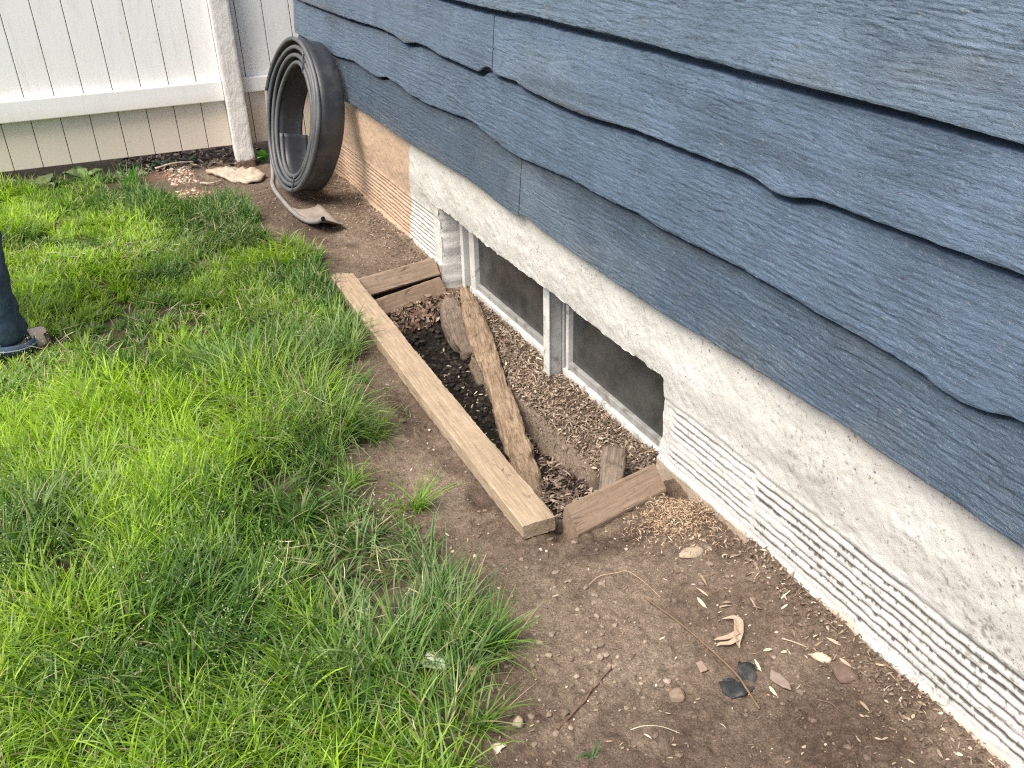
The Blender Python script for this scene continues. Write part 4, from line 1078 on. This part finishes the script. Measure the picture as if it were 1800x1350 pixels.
patch("dead_leaf", [(0.408, .998), (0.425, 1.012), (0.440, 1.008), (0.448, .998), (0.436, .996), (0.425, .990)], 0.004, m_simple("bleached_leaf", (0.52, 0.46, 0.36), .8, .2, .15, 80, .3), "bleached dead leaf scrap near the bottom edge beside the grass", "leaf", 0.006, 9, thick=0.001)
patch("green_leaf", [(0.372, 1.235), (0.395, 1.250), (0.420, 1.235), (0.430, 1.205), (0.418, 1.190), (0.395, 1.200), (0.375, 1.215)], 0.03, m_simple("pale_green_leaf", (0.42, 0.47, 0.34), .7, .3, .12, 90, .3), "broad pale green leaf lying in the grass tips", "leaf", 0.012, 10, thick=0.0008)
patch("pale_chip", [(1.08, 1.318), (1.10, 1.326), (1.112, 1.318), (1.098, 1.310)], 0.004, m_simple("cream_chip", (0.6, 0.5, 0.36), .8, .2, .1, 80, .2), "cream wood sliver lying above the flat stone", "wood chip", 0.003, 11, thick=0.0015)
patch("wood_chip", [(0.866, 0.985), (0.874, 1.012), (0.888, 1.012), (0.884, 0.985)], 0.003, m_simple("brown_chip", (0.27, 0.2, 0.15), .8, .2, .1, 80, .2), "small brown wood chip beside the long dry stalk", "wood chip", 0.003, 12, thick=0.003)
patch("wood_chip", [(0.985, 0.885), (0.98, 0.915), (0.995, 0.93), (1.005, 0.915), (1.003, 0.885), (0.994, 0.870)], 0.003, m_simple("greyish_chip", (0.22, 0.17, 0.14), .8, .2, .1, 80, .2), "grey brown bark chip right of the black scrap", "wood chip", 0.004, 13, thick=0.004)
# curled dead leaf with lobes
def on(x, y, dz=0.0): return (x, y, float(height(np.array([x]), np.array([y]), False)[0]) + dz)
cl_ = empty("curled_leaf", on(0.985, 1.035)); tag(cl_, "curled tan dead leaf with pointed lobes on the soil", "leaf")
lm = m_simple("dry_tan_leaf", (0.34, 0.265, 0.185), .8, .2, .2, 90, .4)
def lobe(pts, ws, name="lobe"):
    P = catmull(np.array(pts) - np.array([0.985, 1.035, 0]), 6); k = len(P)
    w = np.interp(np.linspace(0, 1, k), np.linspace(0, 1, len(ws)), ws)
    T = np.gradient(P, axis=0); T /= np.linalg.norm(T, axis=1)[:, None]; S = np.cross(T, [0, 0, 1.0]); S /= np.linalg.norm(S, axis=1)[:, None]
    V = []
    for a, dz in ((-1, .35), (-.5, -.05), (0, -.18), (.5, 0), (1, .5)): V.append(P + S * (w * a)[:, None] + np.array([0, 0, 1.0]) * (w * dz)[:, None])
    V = np.stack(V, 1).reshape(-1, 3)
    o = fast(name, V, grid_faces(k, 5), lm, cl_); md = o.modifiers.new("t", 'SOLIDIFY'); md.thickness = 0.0008; return o
lobe([(0.995, 1.085, .008), (1.012, 1.072, .014), (1.015, 1.058, .013), (0.998, 1.035, .012), (0.983, 1.018, .008), (0.978, 1.005, .004)], [.001, .006, .010, .010, .006, .001], "leaf_blade")
lobe([(0.998, 1.035, .013), (0.975, 1.036, .008), (0.955, 1.043, .006), (0.945, 1.046, .006)], [.006, .006, .004, .001])
lobe([(0.985, 1.022, .012), (0.965, 1.022, .008), (0.948, 1.030, .007), (0.940, 1.032, .004)], [.006, .005, .004, .001])
def stick(name, pts, r0, r1, c, label, cat, rough=0.0, knots=0):
    P = catmull(np.array([on(a, b, d) for a, b, d in pts]), 10); O = P[0].copy(); P = P - O
    R = np.linspace(r0, r1, len(P)) * (1 + 0.25 * fbm(np.arange(len(P)), np.arange(len(P)) * 0, .35, 2, 5) * (rough > 0))
    o = sweep(name, P, R, MAT['straw'], n=7, col=np.array(c), rough=rough); o.location = O
    return tag(o, label, cat)
stick("dry_stalk", [(0.885, 1.213, .006), (0.905, 1.12, .010), (0.918, 1.03, .011), (0.922, 0.95, .013), (0.914, 0.905, .014), (0.910, 0.862, .005)], 0.0016, 0.0022, (0.17, 0.115, 0.07), "long straight dry stalk lying diagonally on the soil", "stalk")
stick("twig", [(0.728, 1.098, .004), (0.716, 1.078, .006), (0.690, 1.066, .006), (0.672, 1.055, .005), (0.652, 1.047, .006), (0.628, 1.030, .005), (0.602, 1.018, .006), (0.578, 1.006, .004), (0.548, 0.992, .004)], 0.0018, 0.0026, (0.15, 0.095, 0.065), "crooked brown twig on the bare soil", "twig", 0.0012)
stick("straw", [(0.800, 1.305, .004), (0.83, 1.312, .01), (0.868, 1.30, .014), (0.892, 1.292, .014), (0.908, 1.25, .010), (0.918, 1.20, .003)], 0.0009, 0.0007, (0.40, 0.30, 0.2), "thin bent straw arching above the long stalk", "straw")
stick("straw", [(0.665, 0.928, .01), (0.69, 0.918, .018), (0.72, 0.905, .012), (0.745, 0.885, .003)], 0.001, 0.0008, (0.42, 0.38, 0.26), "pale bowed straw at the bottom edge of the bare soil", "straw")
stick("straw", [(1.07, 0.985, .006), (1.085, 0.965, .006), (1.10, 0.945, .004)], 0.0014, 0.001, (0.45, 0.36, 0.25), "short pale straw above the bark chip", "straw")
stick("straw", [(0.428, 2.27, .10), (0.50, 2.20, .07), (0.60, 2.19, .045), (0.66, 2.22, .035), (0.70, 2.26, .022)], 0.0012, 0.0009, (0.38, 0.36, 0.22), "long dry grass stem reaching from the lawn towards the board", "straw")
stick("pale_stick", [(0.55, 4.72, .012), (0.60, 4.70, .014), (0.66, 4.74, .012)], 0.006, 0.003, (0.42, 0.35, 0.27), "pale short stick on the dirt near the fence", "stick", 0.002)
stick("pale_stick", [(0.38, 5.06, .02), (0.48, 5.07, .03), (0.58, 5.10, .02)], 0.006, 0.005, (0.36, 0.30, 0.23), "grey stick lying under the bottom edge of the fence", "stick", 0.002)
stick("twig", [(1.02, 0.83, .003), (1.035, 0.81, .005), (1.04, 0.785, .003)], 0.0014, 0.001, (0.12, 0.08, 0.055), "short dark twig on the damp soil patch", "twig")
stick("twig", [(0.95, 3.80, .004), (0.99, 3.78, .01), (1.03, 3.74, .004)], 0.0012, 0.0012, (0.3, 0.23, 0.17), "thin dry twig beyond the loose edging end", "twig")

# ------------------------------------------------------------------ grass
EDGEP = np.array([(-3.2, 0.15), (0.30, 0.15), (0.33, 0.9), (0.35, 1.05), (0.44, 1.17), (0.49, 1.24), (0.51, 1.35), (0.50, 1.55), (0.52, 1.66), (0.515, 1.755), (0.43, 1.82), (0.38, 1.90), (0.44, 2.03), (0.54, 2.12), (0.52, 2.30), (0.55, 2.50), (0.68, 2.62), (0.735, 2.75), (0.75, 3.0), (0.75, 3.25), (0.78, 3.5), (0.70, 3.75), (0.66, 3.95), (0.69, 4.22), (0.62, 4.38), (0.52, 4.32), (0.42, 4.30), (0.36, 4.42), (0.33, 4.62), (0.25, 4.72), (0.20, 4.95), (0.05, 5.10), (-3.2, 5.3)])
def inpoly(x, y, P):
    c = np.zeros(x.shape, bool); j = len(P) - 1
    for i in range(len(P)):
        xi, yi = P[i]; xj, yj = P[j]
        c ^= ((yi > y) != (yj > y)) & (x < (xj - xi) * (y - yi) / (yj - yi + 1e-12) + xi); j = i
    return c
BARE = [(0.235, 1.955, .07, .035, 1.), (0.37, 1.385, .075, .05, .93), (0.375, 1.89, .035, .03, .9), (0.33, 1.13, .06, .04, .75), (0.40, 1.20, .06, .05, .8), (0.20, 2.30, .05, .05, .5), (0.16, 4.9, .05, .08, .6), (0.30, 2.02, .07, .05, .7), (0.42, 1.47, .05, .04, .6)]
def grass(name, n_t, xr, yr, per, Lr, wmul, seed, label, sparse=None):
    r = np.random.default_rng(seed)
    tx = xr[0] + (xr[1] - xr[0]) * r.random(n_t); ty = yr[0] + (yr[1] - yr[0]) * r.random(n_t)
    wx = tx + 0.035 * fbm(tx, ty, 9, 3, 401); wy = ty + 0.035 * fbm(tx, ty, 9, 3, 402)
    k = inpoly(wx, wy, EDGEP)
    for cx, cy, rx, ry, p in BARE:
        k &= ~((((tx - cx) / rx) ** 2 + ((ty - cy) / ry) ** 2 < 1 + .5 * r.random(n_t)) & (r.random(n_t) < p))
    k &= r.random(n_t) < 0.72 + 0.7 * fbm(tx, ty, 5, 3, 403)
    tx, ty = tx[k], ty[k]; T = len(tx)
    cnt = (r.integers(int(per * .5), int(per * 1.5), T) * (1 - .35 * sst(.22, .45, tx) * (ty < 2.6))).astype(int)
    ti = np.repeat(np.arange(T), cnt); n = len(ti)
    tall = np.clip(0.9 + 0.75 * fbm(tx, ty, 2.3, 3, 404), .45, 1.5)
    edgy = sst(.20, .42, tx + .1 * fbm(tx, ty, 3, 2, 411)) * sst(2.9, 2.3, ty)
    tall = tall * (1 + .40 * edgy)
    tall = tall * (1 - .7 * np.exp(-(((tx + .25) / .10) ** 2 + ((ty - 3.13) / .12) ** 2)))
    bright = np.clip(0.5 + 1.2 * fbm(tx, ty, 1.7, 3, 405) + 1.15 * (0.27 - tx) - .25 * edgy + 0.2 * fbm(tx, ty, 9, 2, 406) - 0.5 * sst(3.9, 4.6, ty), 0, 1)
    ldir = 2 * np.pi * vn(tx * 2.2, ty * 2.2, 407) * 2; lamt = 0.15 + 0.45 * r.random(T)
    near_edge = sst(0.30, 0.55, tx); ldir = ldir * (1 - near_edge * .6) + near_edge * .6 * (-0.3)
    rad = np.abs(r.normal(size=n)) * 0.014; ra = r.random(n) * 2 * np.pi
    bx = tx[ti] + rad * np.cos(ra); by = ty[ti] + rad * np.sin(ra)
    hx = np.cos(ra) * .75 + lamt[ti] * 1.4 * np.cos(ldir[ti]) + .4 * r.normal(size=n); hy = np.sin(ra) * .75 + lamt[ti] * 1.4 * np.sin(ldir[ti]) + .4 * r.normal(size=n)
    hl = np.hypot(hx, hy); H = np.stack([hx / hl, hy / hl], -1)
    L = (Lr[0] + (Lr[1] - Lr[0]) * r.random(n) ** 1.6) * tall[ti]
    lean = np.clip(0.18 + 0.45 * hl * r.random(n), 0, 1.0); curv = 0.25 + (1.25 + .5 * edgy[ti]) * r.random(n) ** 1.15
    w = (0.0011 + 0.0013 * r.random(n)) * wmul * (1 - .25 * edgy[ti])
    seg = 5; ts = np.linspace(0, 1, seg + 1)
    side = np.stack([-H[:, 1], H[:, 0]], -1)
    sway = (r.random(n) - .5) * .5; tw = (r.random(n) - .5) * 1.2
    bz = height(bx, by, False) - 0.004
    V = np.zeros((n, (seg + 1) * 2, 3), np.float32)
    px = np.zeros(n); pz = np.zeros(n); ang = lean.copy(); prev = 0
    for i, t in enumerate(ts):
        if i:
            dl = L * (t - prev); a_ = np.minimum(lean + curv * t ** 1.2, 2.15); px = px + dl * np.sin(a_); pz = pz + dl * np.cos(a_); prev = t
        wt = w * (1 - t ** 2.2) * (0.75 + 0.5 * min(t * 3, 1)) + 0.00018
        X = bx + H[:, 0] * px + side[:, 0] * sway * L * t * t; Y = by + H[:, 1] * px + side[:, 1] * sway * L * t * t
        Zz = np.maximum(bz + pz, bz + 0.004)
        cw = np.cos(tw * t); sw = np.sin(tw * t)
        V[:, 2 * i] = np.stack([X - side[:, 0] * wt * cw, Y - side[:, 1] * wt * cw, Zz - wt * sw], -1)
        V[:, 2 * i + 1] = np.stack([X + side[:, 0] * wt * cw, Y + side[:, 1] * wt * cw, Zz + wt * sw], -1)
    b = np.arange(n)[:, None] * (seg + 1) * 2
    F = np.concatenate([b + np.array([[2 * i, 2 * i + 1, 2 * i + 3, 2 * i + 2]]) for i in range(seg)])
    dk = np.array([0.040, 0.110, 0.020]); md = np.array([0.130, 0.245, 0.022]); yl = np.array([0.30, 0.46, 0.026]); ol = np.array([0.23, 0.31, 0.13]); st = np.array([0.36, 0.32, 0.17])
    dkp = sst(.12, .45, fbm(tx, ty, 4.2, 3, 415) + .25 * sst(.1, .45, tx)); bright = bright * (1 - .75 * dkp)
    bb = np.clip(bright[ti] + .22 * r.normal(size=n), 0, 1)[:, None]
    c = np.where(bb < .5, dk + (md - dk) * bb * 2, md + (yl - md) * (bb - .5) * 2)
    q = r.random(n); pale = vn(tx * 3.1, ty * 3.1, 410)[ti]
    c = np.where(((q < 0.10 + 0.22 * (pale > .5) + .30 * edgy[ti]))[:, None], c * .35 + ol * .65, c)
    c = np.where((q > 0.965 - .05 * (tx[ti] > .35))[:, None], st * (0.7 + .5 * r.random((n, 1))), c)
    c = c * (0.8 + .4 * r.random((n, 1)))
    cv_ = np.zeros((n, (seg + 1) * 2, 3)); base = np.array([0.20, 0.24, 0.10])
    for i, t in enumerate(ts):
        wb_ = max(0, 1 - t * 4.5) * .55; cc = c * (1 - wb_) + base * wb_
        cc = cc * (1 + .12 * t); cv_[:, 2 * i] = cc; cv_[:, 2 * i + 1] = cc
    o = fast(name, V.reshape(-1, 3), F, MAT['grass'], col=cv_.reshape(-1, 3))
    return tag(o, label, "grass", kind="stuff")
grass("grass", 7200, (-0.75, 0.82), (0.4, 2.6), 27, (0.045, 0.135), 0.95, 1, "long bright green lawn grass beside the bare soil")
grass("lawn_grass", 6200, (-0.75, 0.82), (2.6, 5.25), 24, (0.042, 0.108), 1.15, 2, "bright green lawn grass reaching back to the fence")
grass("side_grass", 9500, (-3.0, -0.75), (0.2, 5.2), 16, (0.05, 0.13), 1.7, 3, "lawn grass outside the left edge towards the open yard")
# tufts that stand on the soil edge, each its own clump
def tuft(x, y, n, L0, L1, seed, label, spread=0.012, out=1.0, cc=(0.14, 0.25, 0.04), bias=(0, 0)):
    r = np.random.default_rng(seed); ra = r.random(n) * 6.283
    H = np.stack([np.cos(ra) * out + bias[0], np.sin(ra) * out + bias[1]], -1) + .2 * r.normal(size=(n, 2)); H /= np.linalg.norm(H, axis=1)[:, None]
    bx = spread * r.normal(size=n); by = spread * r.normal(size=n)
    L = L0 + (L1 - L0) * r.random(n); lean = .1 + .7 * r.random(n); curv = .3 + 1.1 * r.random(n); w = .0009 + .0009 * r.random(n)
    side = np.stack([-H[:, 1], H[:, 0]], -1); V = np.zeros((n, 14, 3)); px = np.zeros(n); pz = np.zeros(n); pv = 0
    for i, t in enumerate(np.linspace(0, 1, 7)):
        if i: a_ = np.minimum(lean + curv * t, 2.0); px = px + L * (t - pv) * np.sin(a_); pz = pz + L * (t - pv) * np.cos(a_); pv = t
        wt = w * (1 - t ** 2) + .00015; X = bx + H[:, 0] * px; Y = by + H[:, 1] * px; Z = np.maximum(pz, 0.003)
        V[:, 2 * i] = np.stack([X - side[:, 0] * wt, Y - side[:, 1] * wt, Z], -1); V[:, 2 * i + 1] = np.stack([X + side[:, 0] * wt, Y + side[:, 1] * wt, Z], -1)
    b = np.arange(n)[:, None] * 14; F = np.concatenate([b + np.array([[2 * i, 2 * i + 1, 2 * i + 3, 2 * i + 2]]) for i in range(6)])
    c = np.array(cc) * (.7 + .7 * r.random((n, 1))); c = np.where(r.random((n, 1)) < .12, np.array([.33, .3, .17]), c)
    o = fast("grass_tuft", V.reshape(-1, 3), F, MAT['grass'], col=np.repeat(c, 14, 0)); o.location = on(x, y, -.002)
    return tag(o, label, "grass tuft", "tufts along the edge of the lawn")
tuft(0.525, 1.225, 95, .06, .15, 11, "grass tuft splayed over the bare soil beside the pinkish stone", bias=(.3, -.1))
tuft(0.565, 2.10, 85, .06, .15, 12, "dark grass tuft reaching towards the middle of the long board", bias=(.5, .1))
tuft(0.555, 1.74, 70, .08, .16, 13, "tall bright tuft level with the near cross timber", out=.5, cc=(0.16, 0.31, 0.03))
tuft(0.445, 1.905, 60, .05, .11, 14, "small bright tuft just beyond the bare notch in the lawn", cc=(0.16, 0.31, 0.03))
tuft(0.63, 2.42, 30, .04, .10, 15, "thin sparse tuft on the soil left of the long board", cc=(0.09, 0.2, 0.04))
tuft(0.42, 1.06, 60, .06, .14, 16, "grass tuft by the small orange pebble", bias=(.3, -.3))
tuft(0.755, 3.42, 60, .05, .12, 17, "low tuft beside the notched far end of the long board", bias=(.4, .2), cc=(.07, .19, .03))
tuft(0.245, 4.93, 120, .07, .13, 18, "upright green tuft under the fence", out=.35, spread=.03, cc=(0.08, 0.24, 0.03))
tuft(0.722, 2.245, 10, .03, .07, 19, "few thin pale blades in the hollow beside the long board", cc=(0.16, 0.22, 0.12))
tuft(0.578, 0.915, 6, .03, .055, 20, "single green sprout near the bottom edge of the soil", out=.2, spread=.003, cc=(0.05, 0.20, 0.05))
# seed heads of the lawn grass
r = np.random.default_rng(77)
n = 5200; x = -0.6 + 1.3 * r.random(n); y = 1.0 + 3.4 * r.random(n)
k = inpoly(x, y, EDGEP) & (fbm(x, y, 3.2, 2, 450) > 0.02); x, y = x[k], y[k]; n = len(x)
S = []; m_ = 5
X = np.repeat(x, m_) + .007 * r.normal(size=n * m_); Y = np.repeat(y, m_) + .007 * r.normal(size=n * m_); Z = height(X, Y, False) + np.repeat(.05 + .05 * r.random(n), m_) + .006 * r.normal(size=n * m_)
s_ = .0011 + .0012 * r.random(n * m_); d = nrmz(r.normal(size=(n * m_, 3))); e2 = nrmz(np.cross(d, r.normal(size=(n * m_, 3))))
C = np.stack([X, Y, Z], -1); V = np.stack([C - d * s_[:, None] * 1.8, C - e2 * s_[:, None] * .7, C + d * s_[:, None] * 1.8, C + e2 * s_[:, None] * .7], 1).reshape(-1, 3)
o = fast("grass_seed_heads", V, np.arange(n * m_ * 4).reshape(-1, 4), MAT['grass'], col=np.repeat(pick(n * m_, [(0.33, 0.42, 0.2), (0.26, 0.38, 0.13), (0.4, 0.42, 0.27)], r), 4, 0))
tag(o, "tiny pale seed heads standing in the lawn grass", "seed heads", kind="stuff")

r = np.random.default_rng(88)
n = 2600; x = -0.6 + 1.2 * r.random(n); y = 1.0 + 3.6 * r.random(n)
k = inpoly(x + .03, y, EDGEP) & (fbm(x, y, 2.6, 3, 470) > 0.12); x, y = x[k], y[k]
flakes("dead_thatch", x, y, 0.03 + 0.05 * r.random(len(x)), 0.0010 + 0.0012 * r.random(len(x)), pick(len(x), [(0.34, 0.29, 0.17), (0.26, 0.22, 0.13), (0.42, 0.37, 0.24)], r), MAT['straw'], 0.055, 0.5, 0.5, label="dry straw coloured thatch lying through the lawn", cat="thatch", sd=12)

# ------------------------------------------------------------------ weeds at the fence
def leaf_mesh(L, W, curl, wav, seed):
    u = np.linspace(0, 1, 12)[:, None]; v = np.linspace(-1, 1, 7)[None, :]
    w = W * np.sin(np.pi * u ** .75) * (1 + .12 * np.sin(u * 22 + seed))
    X = L * u + 0 * v; Y = w * v; Z = curl * L * u * u * -1 + .25 * np.abs(Y) + wav * np.sin(u * 9 + v * 3 + seed) * (u)
    return np.stack([X, Y, Z], -1).reshape(-1, 3), grid_faces(12, 7)
def weed(x, y, n, L, W, seed, pal, label, up=.5, hgt=.02, name="weed"):
    r = np.random.default_rng(seed); root = empty(name, on(x, y)); tag(root, label, "weed")
    for i in range(n):
        v, f = leaf_mesh(L * (.7 + .5 * r.random()), W * (.7 + .5 * r.random()), .2 + .4 * r.random(), L * .06, r.random() * 6)
        a = r.random() * 6.28; t = up * (.5 + r.random()); ca_, sa = math.cos(a), math.sin(a)
        z = v[:, 2] + v[:, 0] * t + hgt * r.random(); X = v[:, 0] * ca_ - v[:, 1] * sa; Y = v[:, 0] * sa + v[:, 1] * ca_
        c = np.array(pal[i % len(pal)]) * (.8 + .4 * r.random())
        fast("leaf", np.stack([X, Y, z], -1), f, MAT['leaf'], root, col=np.broadcast_to(c, (len(v), 3)))
GP = [(0.16, 0.20, 0.10), (0.10, 0.15, 0.06), (0.20, 0.22, 0.13)]
weed(-0.17, 5.02, 9, .10, .035, 1, GP, "broad dull green weed under the fence near the left edge", .5)
weed(-0.29, 5.10, 7, .10, .035, 2, GP, "wilted grey green weed against the fence boards at the frame edge", .4)
weed(0.03, 5.08, 6, .09, .034, 3, [(0.26, 0.36, 0.12), (0.14, 0.2, 0.07)], "weed with one pale lime leaf under the fence", .6)
weed(0.935, 4.99, 9, .05, .018, 4, [(0.12, 0.32, 0.05), (0.16, 0.38, 0.06)], "small bright green seedling between the fence post and the coil", 1.0, .03)
weed(0.42, 5.13, 10, .07, .02, 5, [(0.07, 0.12, 0.05), (0.10, 0.15, 0.06)], "low dark green weed in the shade under the middle of the fence", .5)
weed(0.56, 5.15, 8, .06, .016, 6, [(0.07, 0.12, 0.05), (0.10, 0.15, 0.06)], "low dark green weed just left of the fence post", .5)

# ------------------------------------------------------------------ person standing on the lawn, mostly outside the frame
def skin_body(name, nodes, edges, mat, parent=None, sub=2, root=0):
    me = bpy.data.meshes.new(name)
    me.from_pydata([n_[0] for n_ in nodes], edges, [])
    o = link(name, me, mat, parent)
    md = o.modifiers.new("skin", 'SKIN'); md.use_smooth_shade = True
    sv = me.skin_vertices[0].data
    for i, n_ in enumerate(nodes):
        rr = n_[1]; sv[i].radius = rr if isinstance(rr, tuple) else (rr, rr); sv[i].use_root = (i == root)
    s_ = o.modifiers.new("sub", 'SUBSURF'); s_.levels = sub; s_.render_levels = sub
    return o
# local frame: faces +x; placed so the right foot's toe shows in the frame
person = empty("person", (-0.352, 3.19, 0.0), math.radians(14))
tag(person, "person in blue jeans and dark sandals standing on the grass at the left edge", "person")
RF = (0.02, -0.045); LFt = (-0.14, 0.20)   # right foot (nearer the house), left foot
hipz, kz = 0.90, 0.48
nd = [((-0.05, 0.07, 0.93), (.13, .16)), ((-0.05, 0.07, 1.10), (.11, .14)), ((-0.05, 0.07, 1.30), (.12, .17)), ((-0.05, 0.07, 1.40), (.08, .12)), ((-0.04, 0.07, 1.47), .052), ((-0.03, 0.07, 1.53), .055), ((-0.015, 0.07, 1.60), (.085, .075)), ((-0.02, 0.07, 1.67), (.088, .075)), ((-0.025, 0.07, 1.71), (.055, .05)),
      ((-0.06, -0.10, 1.38), .058), ((-0.07, -0.155, 1.12), .042), ((0.0, -0.155, 0.90), .030), ((0.02, -0.15, 0.86), (.022, .038)),
      ((-0.06, 0.24, 1.38), .058), ((-0.08, 0.295, 1.12), .042), ((-0.02, 0.295, 0.90), .030), ((0.0, 0.29, 0.86), (.022, .038)),
      ((-0.03, -0.02, 0.86), .09), ((0.01, -0.04, 0.48), .058), ((-0.03, -0.045, 0.10), .038), ((-0.03, -0.045, 0.045), .036), ((0.06, -0.042, 0.040), (.038, .028)), ((0.135, -0.040, 0.032), (.042, .020)),
      ((-0.08, 0.16, 0.86), .09), ((-0.09, 0.19, 0.48), .058), ((-0.15, 0.20, 0.10), .038), ((-0.15, 0.20, 0.045), .036), ((-0.07, 0.205, 0.035), (.036, .024)), ((-0.005, 0.21, 0.024), (.040, .015))]
ed = [(0, 1), (1, 2), (2, 3), (3, 4), (4, 5), (5, 6), (6, 7), (7, 8), (3, 9), (9, 10), (10, 11), (11, 12), (3, 13), (13, 14), (14, 15), (15, 16), (0, 17), (17, 18), (18, 19), (19, 20), (20, 21), (21, 22), (0, 23), (23, 24), (24, 25), (25, 26), (26, 27), (27, 28)]
for hb, sy in ((12, -0.15), (16, 0.29)):   # five fingers
    hx0 = nd[hb][0][0]
    for fi, (dx, ln_) in enumerate(((0.028, .070), (0.010, .080), (-0.008, .074), (-0.026, .060))):
        b0 = len(nd); nd.append(((hx0 + dx, sy, 0.815), .010)); nd.append(((hx0 + dx + .006, sy + .004, 0.815 - ln_ * .55), .0085)); nd.append(((hx0 + dx + .016, sy + .006, 0.815 - ln_), .0075))
        ed += [(hb, b0), (b0, b0 + 1), (b0 + 1, b0 + 2)]
    b0 = len(nd); nd.append(((hx0 + .042, sy, 0.85), .011)); nd.append(((hx0 + .055, sy, 0.815), .0095)); ed += [(hb, b0), (b0, b0 + 1)]
body = skin_body("body", nd, ed, MAT['skin'], person)
# face pieces and hair
def blob(name, c, s, mat, parent=person):
    bm = bmesh.new(); bmesh.ops.create_uvsphere(bm, u_segments=20, v_segments=12, radius=1.0)
    for v_ in bm.verts: v_.co = Vector((v_.co.x * s[0] + c[0], v_.co.y * s[1] + c[1], v_.co.z * s[2] + c[2]))
    me = bpy.data.meshes.new(name); bm.to_mesh(me); bm.free()
    for p in me.polygons: p.use_smooth = True
    return link(name, me, mat, parent)
eyem = m_simple("eye", (0.5, 0.5, 0.5), .3, .5, .05, 10, 0)
for sy in (-.03, .03): blob("eye", (0.062, 0.07 + sy, 1.635), (.010, .012, .008), eyem)
blob("nose", (0.072, 0.07, 1.610), (.017, .011, .020), MAT['skin']); blob("mouth", (0.058, 0.07, 1.580), (.012, .022, .005), m_simple("lips", (.42, .18, .15), .5, .4, .05, 20, 0))
for sy in (-.078, .078): blob("ear", (-0.015, 0.07 + sy, 1.615), (.018, .008, .028), MAT['skin'])
blob("hair", (-0.035, 0.07, 1.675), (.092, .088, .085), MAT['hair'])
# jeans
jn = [((-0.05, 0.07, 0.98), (.135, .165)), ((-0.05, 0.07, 0.90), (.14, .17)),
      ((-0.03, -0.02, 0.80), .105), ((0.015, -0.04, 0.50), (.078, .078)), ((0.012, -0.043, 0.41), (.075, .075)), ((0.0, -0.045, 0.26), (.072, .074)), ((-0.005, -0.045, 0.14), (.076, .076)), ((0.004, -0.045, 0.035), (.084, .079)),
      ((-0.08, 0.16, 0.80), .105), ((-0.085, 0.19, 0.50), (.078, .078)), ((-0.10, 0.195, 0.40), (.075, .075)), ((-0.12, 0.20, 0.26), (.072, .074)), ((-0.125, 0.20, 0.14), (.076, .076)), ((-0.116, 0.20, 0.035), (.084, .079))]
je = [(0, 1), (1, 2), (2, 3), (3, 4), (4, 5), (5, 6), (6, 7), (1, 8), (8, 9), (9, 10), (10, 11), (11, 12), (12, 13)]
jeans = skin_body("jeans", jn, je, MAT['denim'], person)
tx_ = bpy.data.textures.new("folds", 'CLOUDS'); tx_.noise_scale = 0.055
dm = jeans.modifiers.new("folds", 'DISPLACE'); dm.texture = tx_; dm.strength = 0.034; dm.mid_level = .5
def ringband(name, c, rx, ry, z0, z1, mat, tilt=0.0):
    th = np.linspace(0, 2 * np.pi, 40, endpoint=False); V = []
    for z, g_ in ((z0, 1.0), (z0, 1.05), (z1, 1.05), (z1, 1.0)): V.append(np.stack([c[0] + rx * g_ * np.cos(th), c[1] + ry * g_ * np.sin(th), z - tilt * np.cos(th)], -1))
    V = np.vstack(V); F = []
    for k in range(4):
        a = np.arange(40) + k * 40; b = np.arange(40) + ((k + 1) % 4) * 40; F.append(np.stack([a, np.roll(a, -1), np.roll(b, -1), b], 1))
    return fast(name, V, F, mat, person)
for c in ((0.004, -0.045), (-0.116, 0.20)):
    ringband("jeans_hem", c, .080, .074, 0.034, 0.068, MAT['denim'], .012); ringband("hem_stitching", c, .0845, .0785, 0.050, 0.053, MAT['seam'], .012)
skin_body("shirt", [((-0.05, 0.07, 0.86), (.158, .190)), ((-0.05, 0.07, 1.12), (.13, .16)), ((-0.05, 0.07, 1.30), (.14, .19)), ((-0.05, 0.07, 1.40), (.09, .14)), ((-0.06, -0.10, 1.38), .075), ((-0.065, -0.14, 1.20), .062), ((-0.06, 0.24, 1.38), .075), ((-0.07, 0.28, 1.20), .062)],
          [(0, 1), (1, 2), (2, 3), (3, 4), (4, 5), (3, 6), (6, 7)], MAT['shirt'], person)
for c in ((0.03, -0.042), (-0.09, 0.204)):
    P = np.array([(-.10, 0), (-.05, -.035), (.04, -.036), (.10, -.046), (.145, -.03), (.15, .0), (.14, .03), (.09, .04), (.03, .034), (-.05, .033)]) + np.array(c)
    m2 = len(P); V = np.vstack([np.c_[P, np.full(m2, 0.001)], np.c_[P, np.full(m2, 0.014)]]); a = np.arange(m2)
    fast("sandal_sole", V, [np.stack([a, np.roll(a, -1), np.roll(a, -1) + m2, a + m2], 1), np.array([list(range(m2))[::-1], list(range(m2, 2 * m2))])], MAT['leather'], person, smooth=False)
    for xx, h_, w_ in ((0.035, .060, .044), (0.092, .042, .047)):
        th = np.linspace(0, np.pi, 12); P3 = np.stack([np.full(12, c[0] + xx), c[1] + w_ * np.cos(th), .012 + h_ * np.sin(th)], -1)
        V = np.vstack([P3 - [.008, 0, 0], P3 + [.008, 0, 0], P3 + [.008, 0, -.004], P3 - [.008, 0, .004]]); F = []
        for k in range(4):
            a = np.arange(11) + k * 12; b = np.arange(11) + ((k + 1) % 4) * 12; F.append(np.stack([a, a + 1, b + 1, b], 1))
        fast("sandal_strap", V, F, MAT['leather'], person)
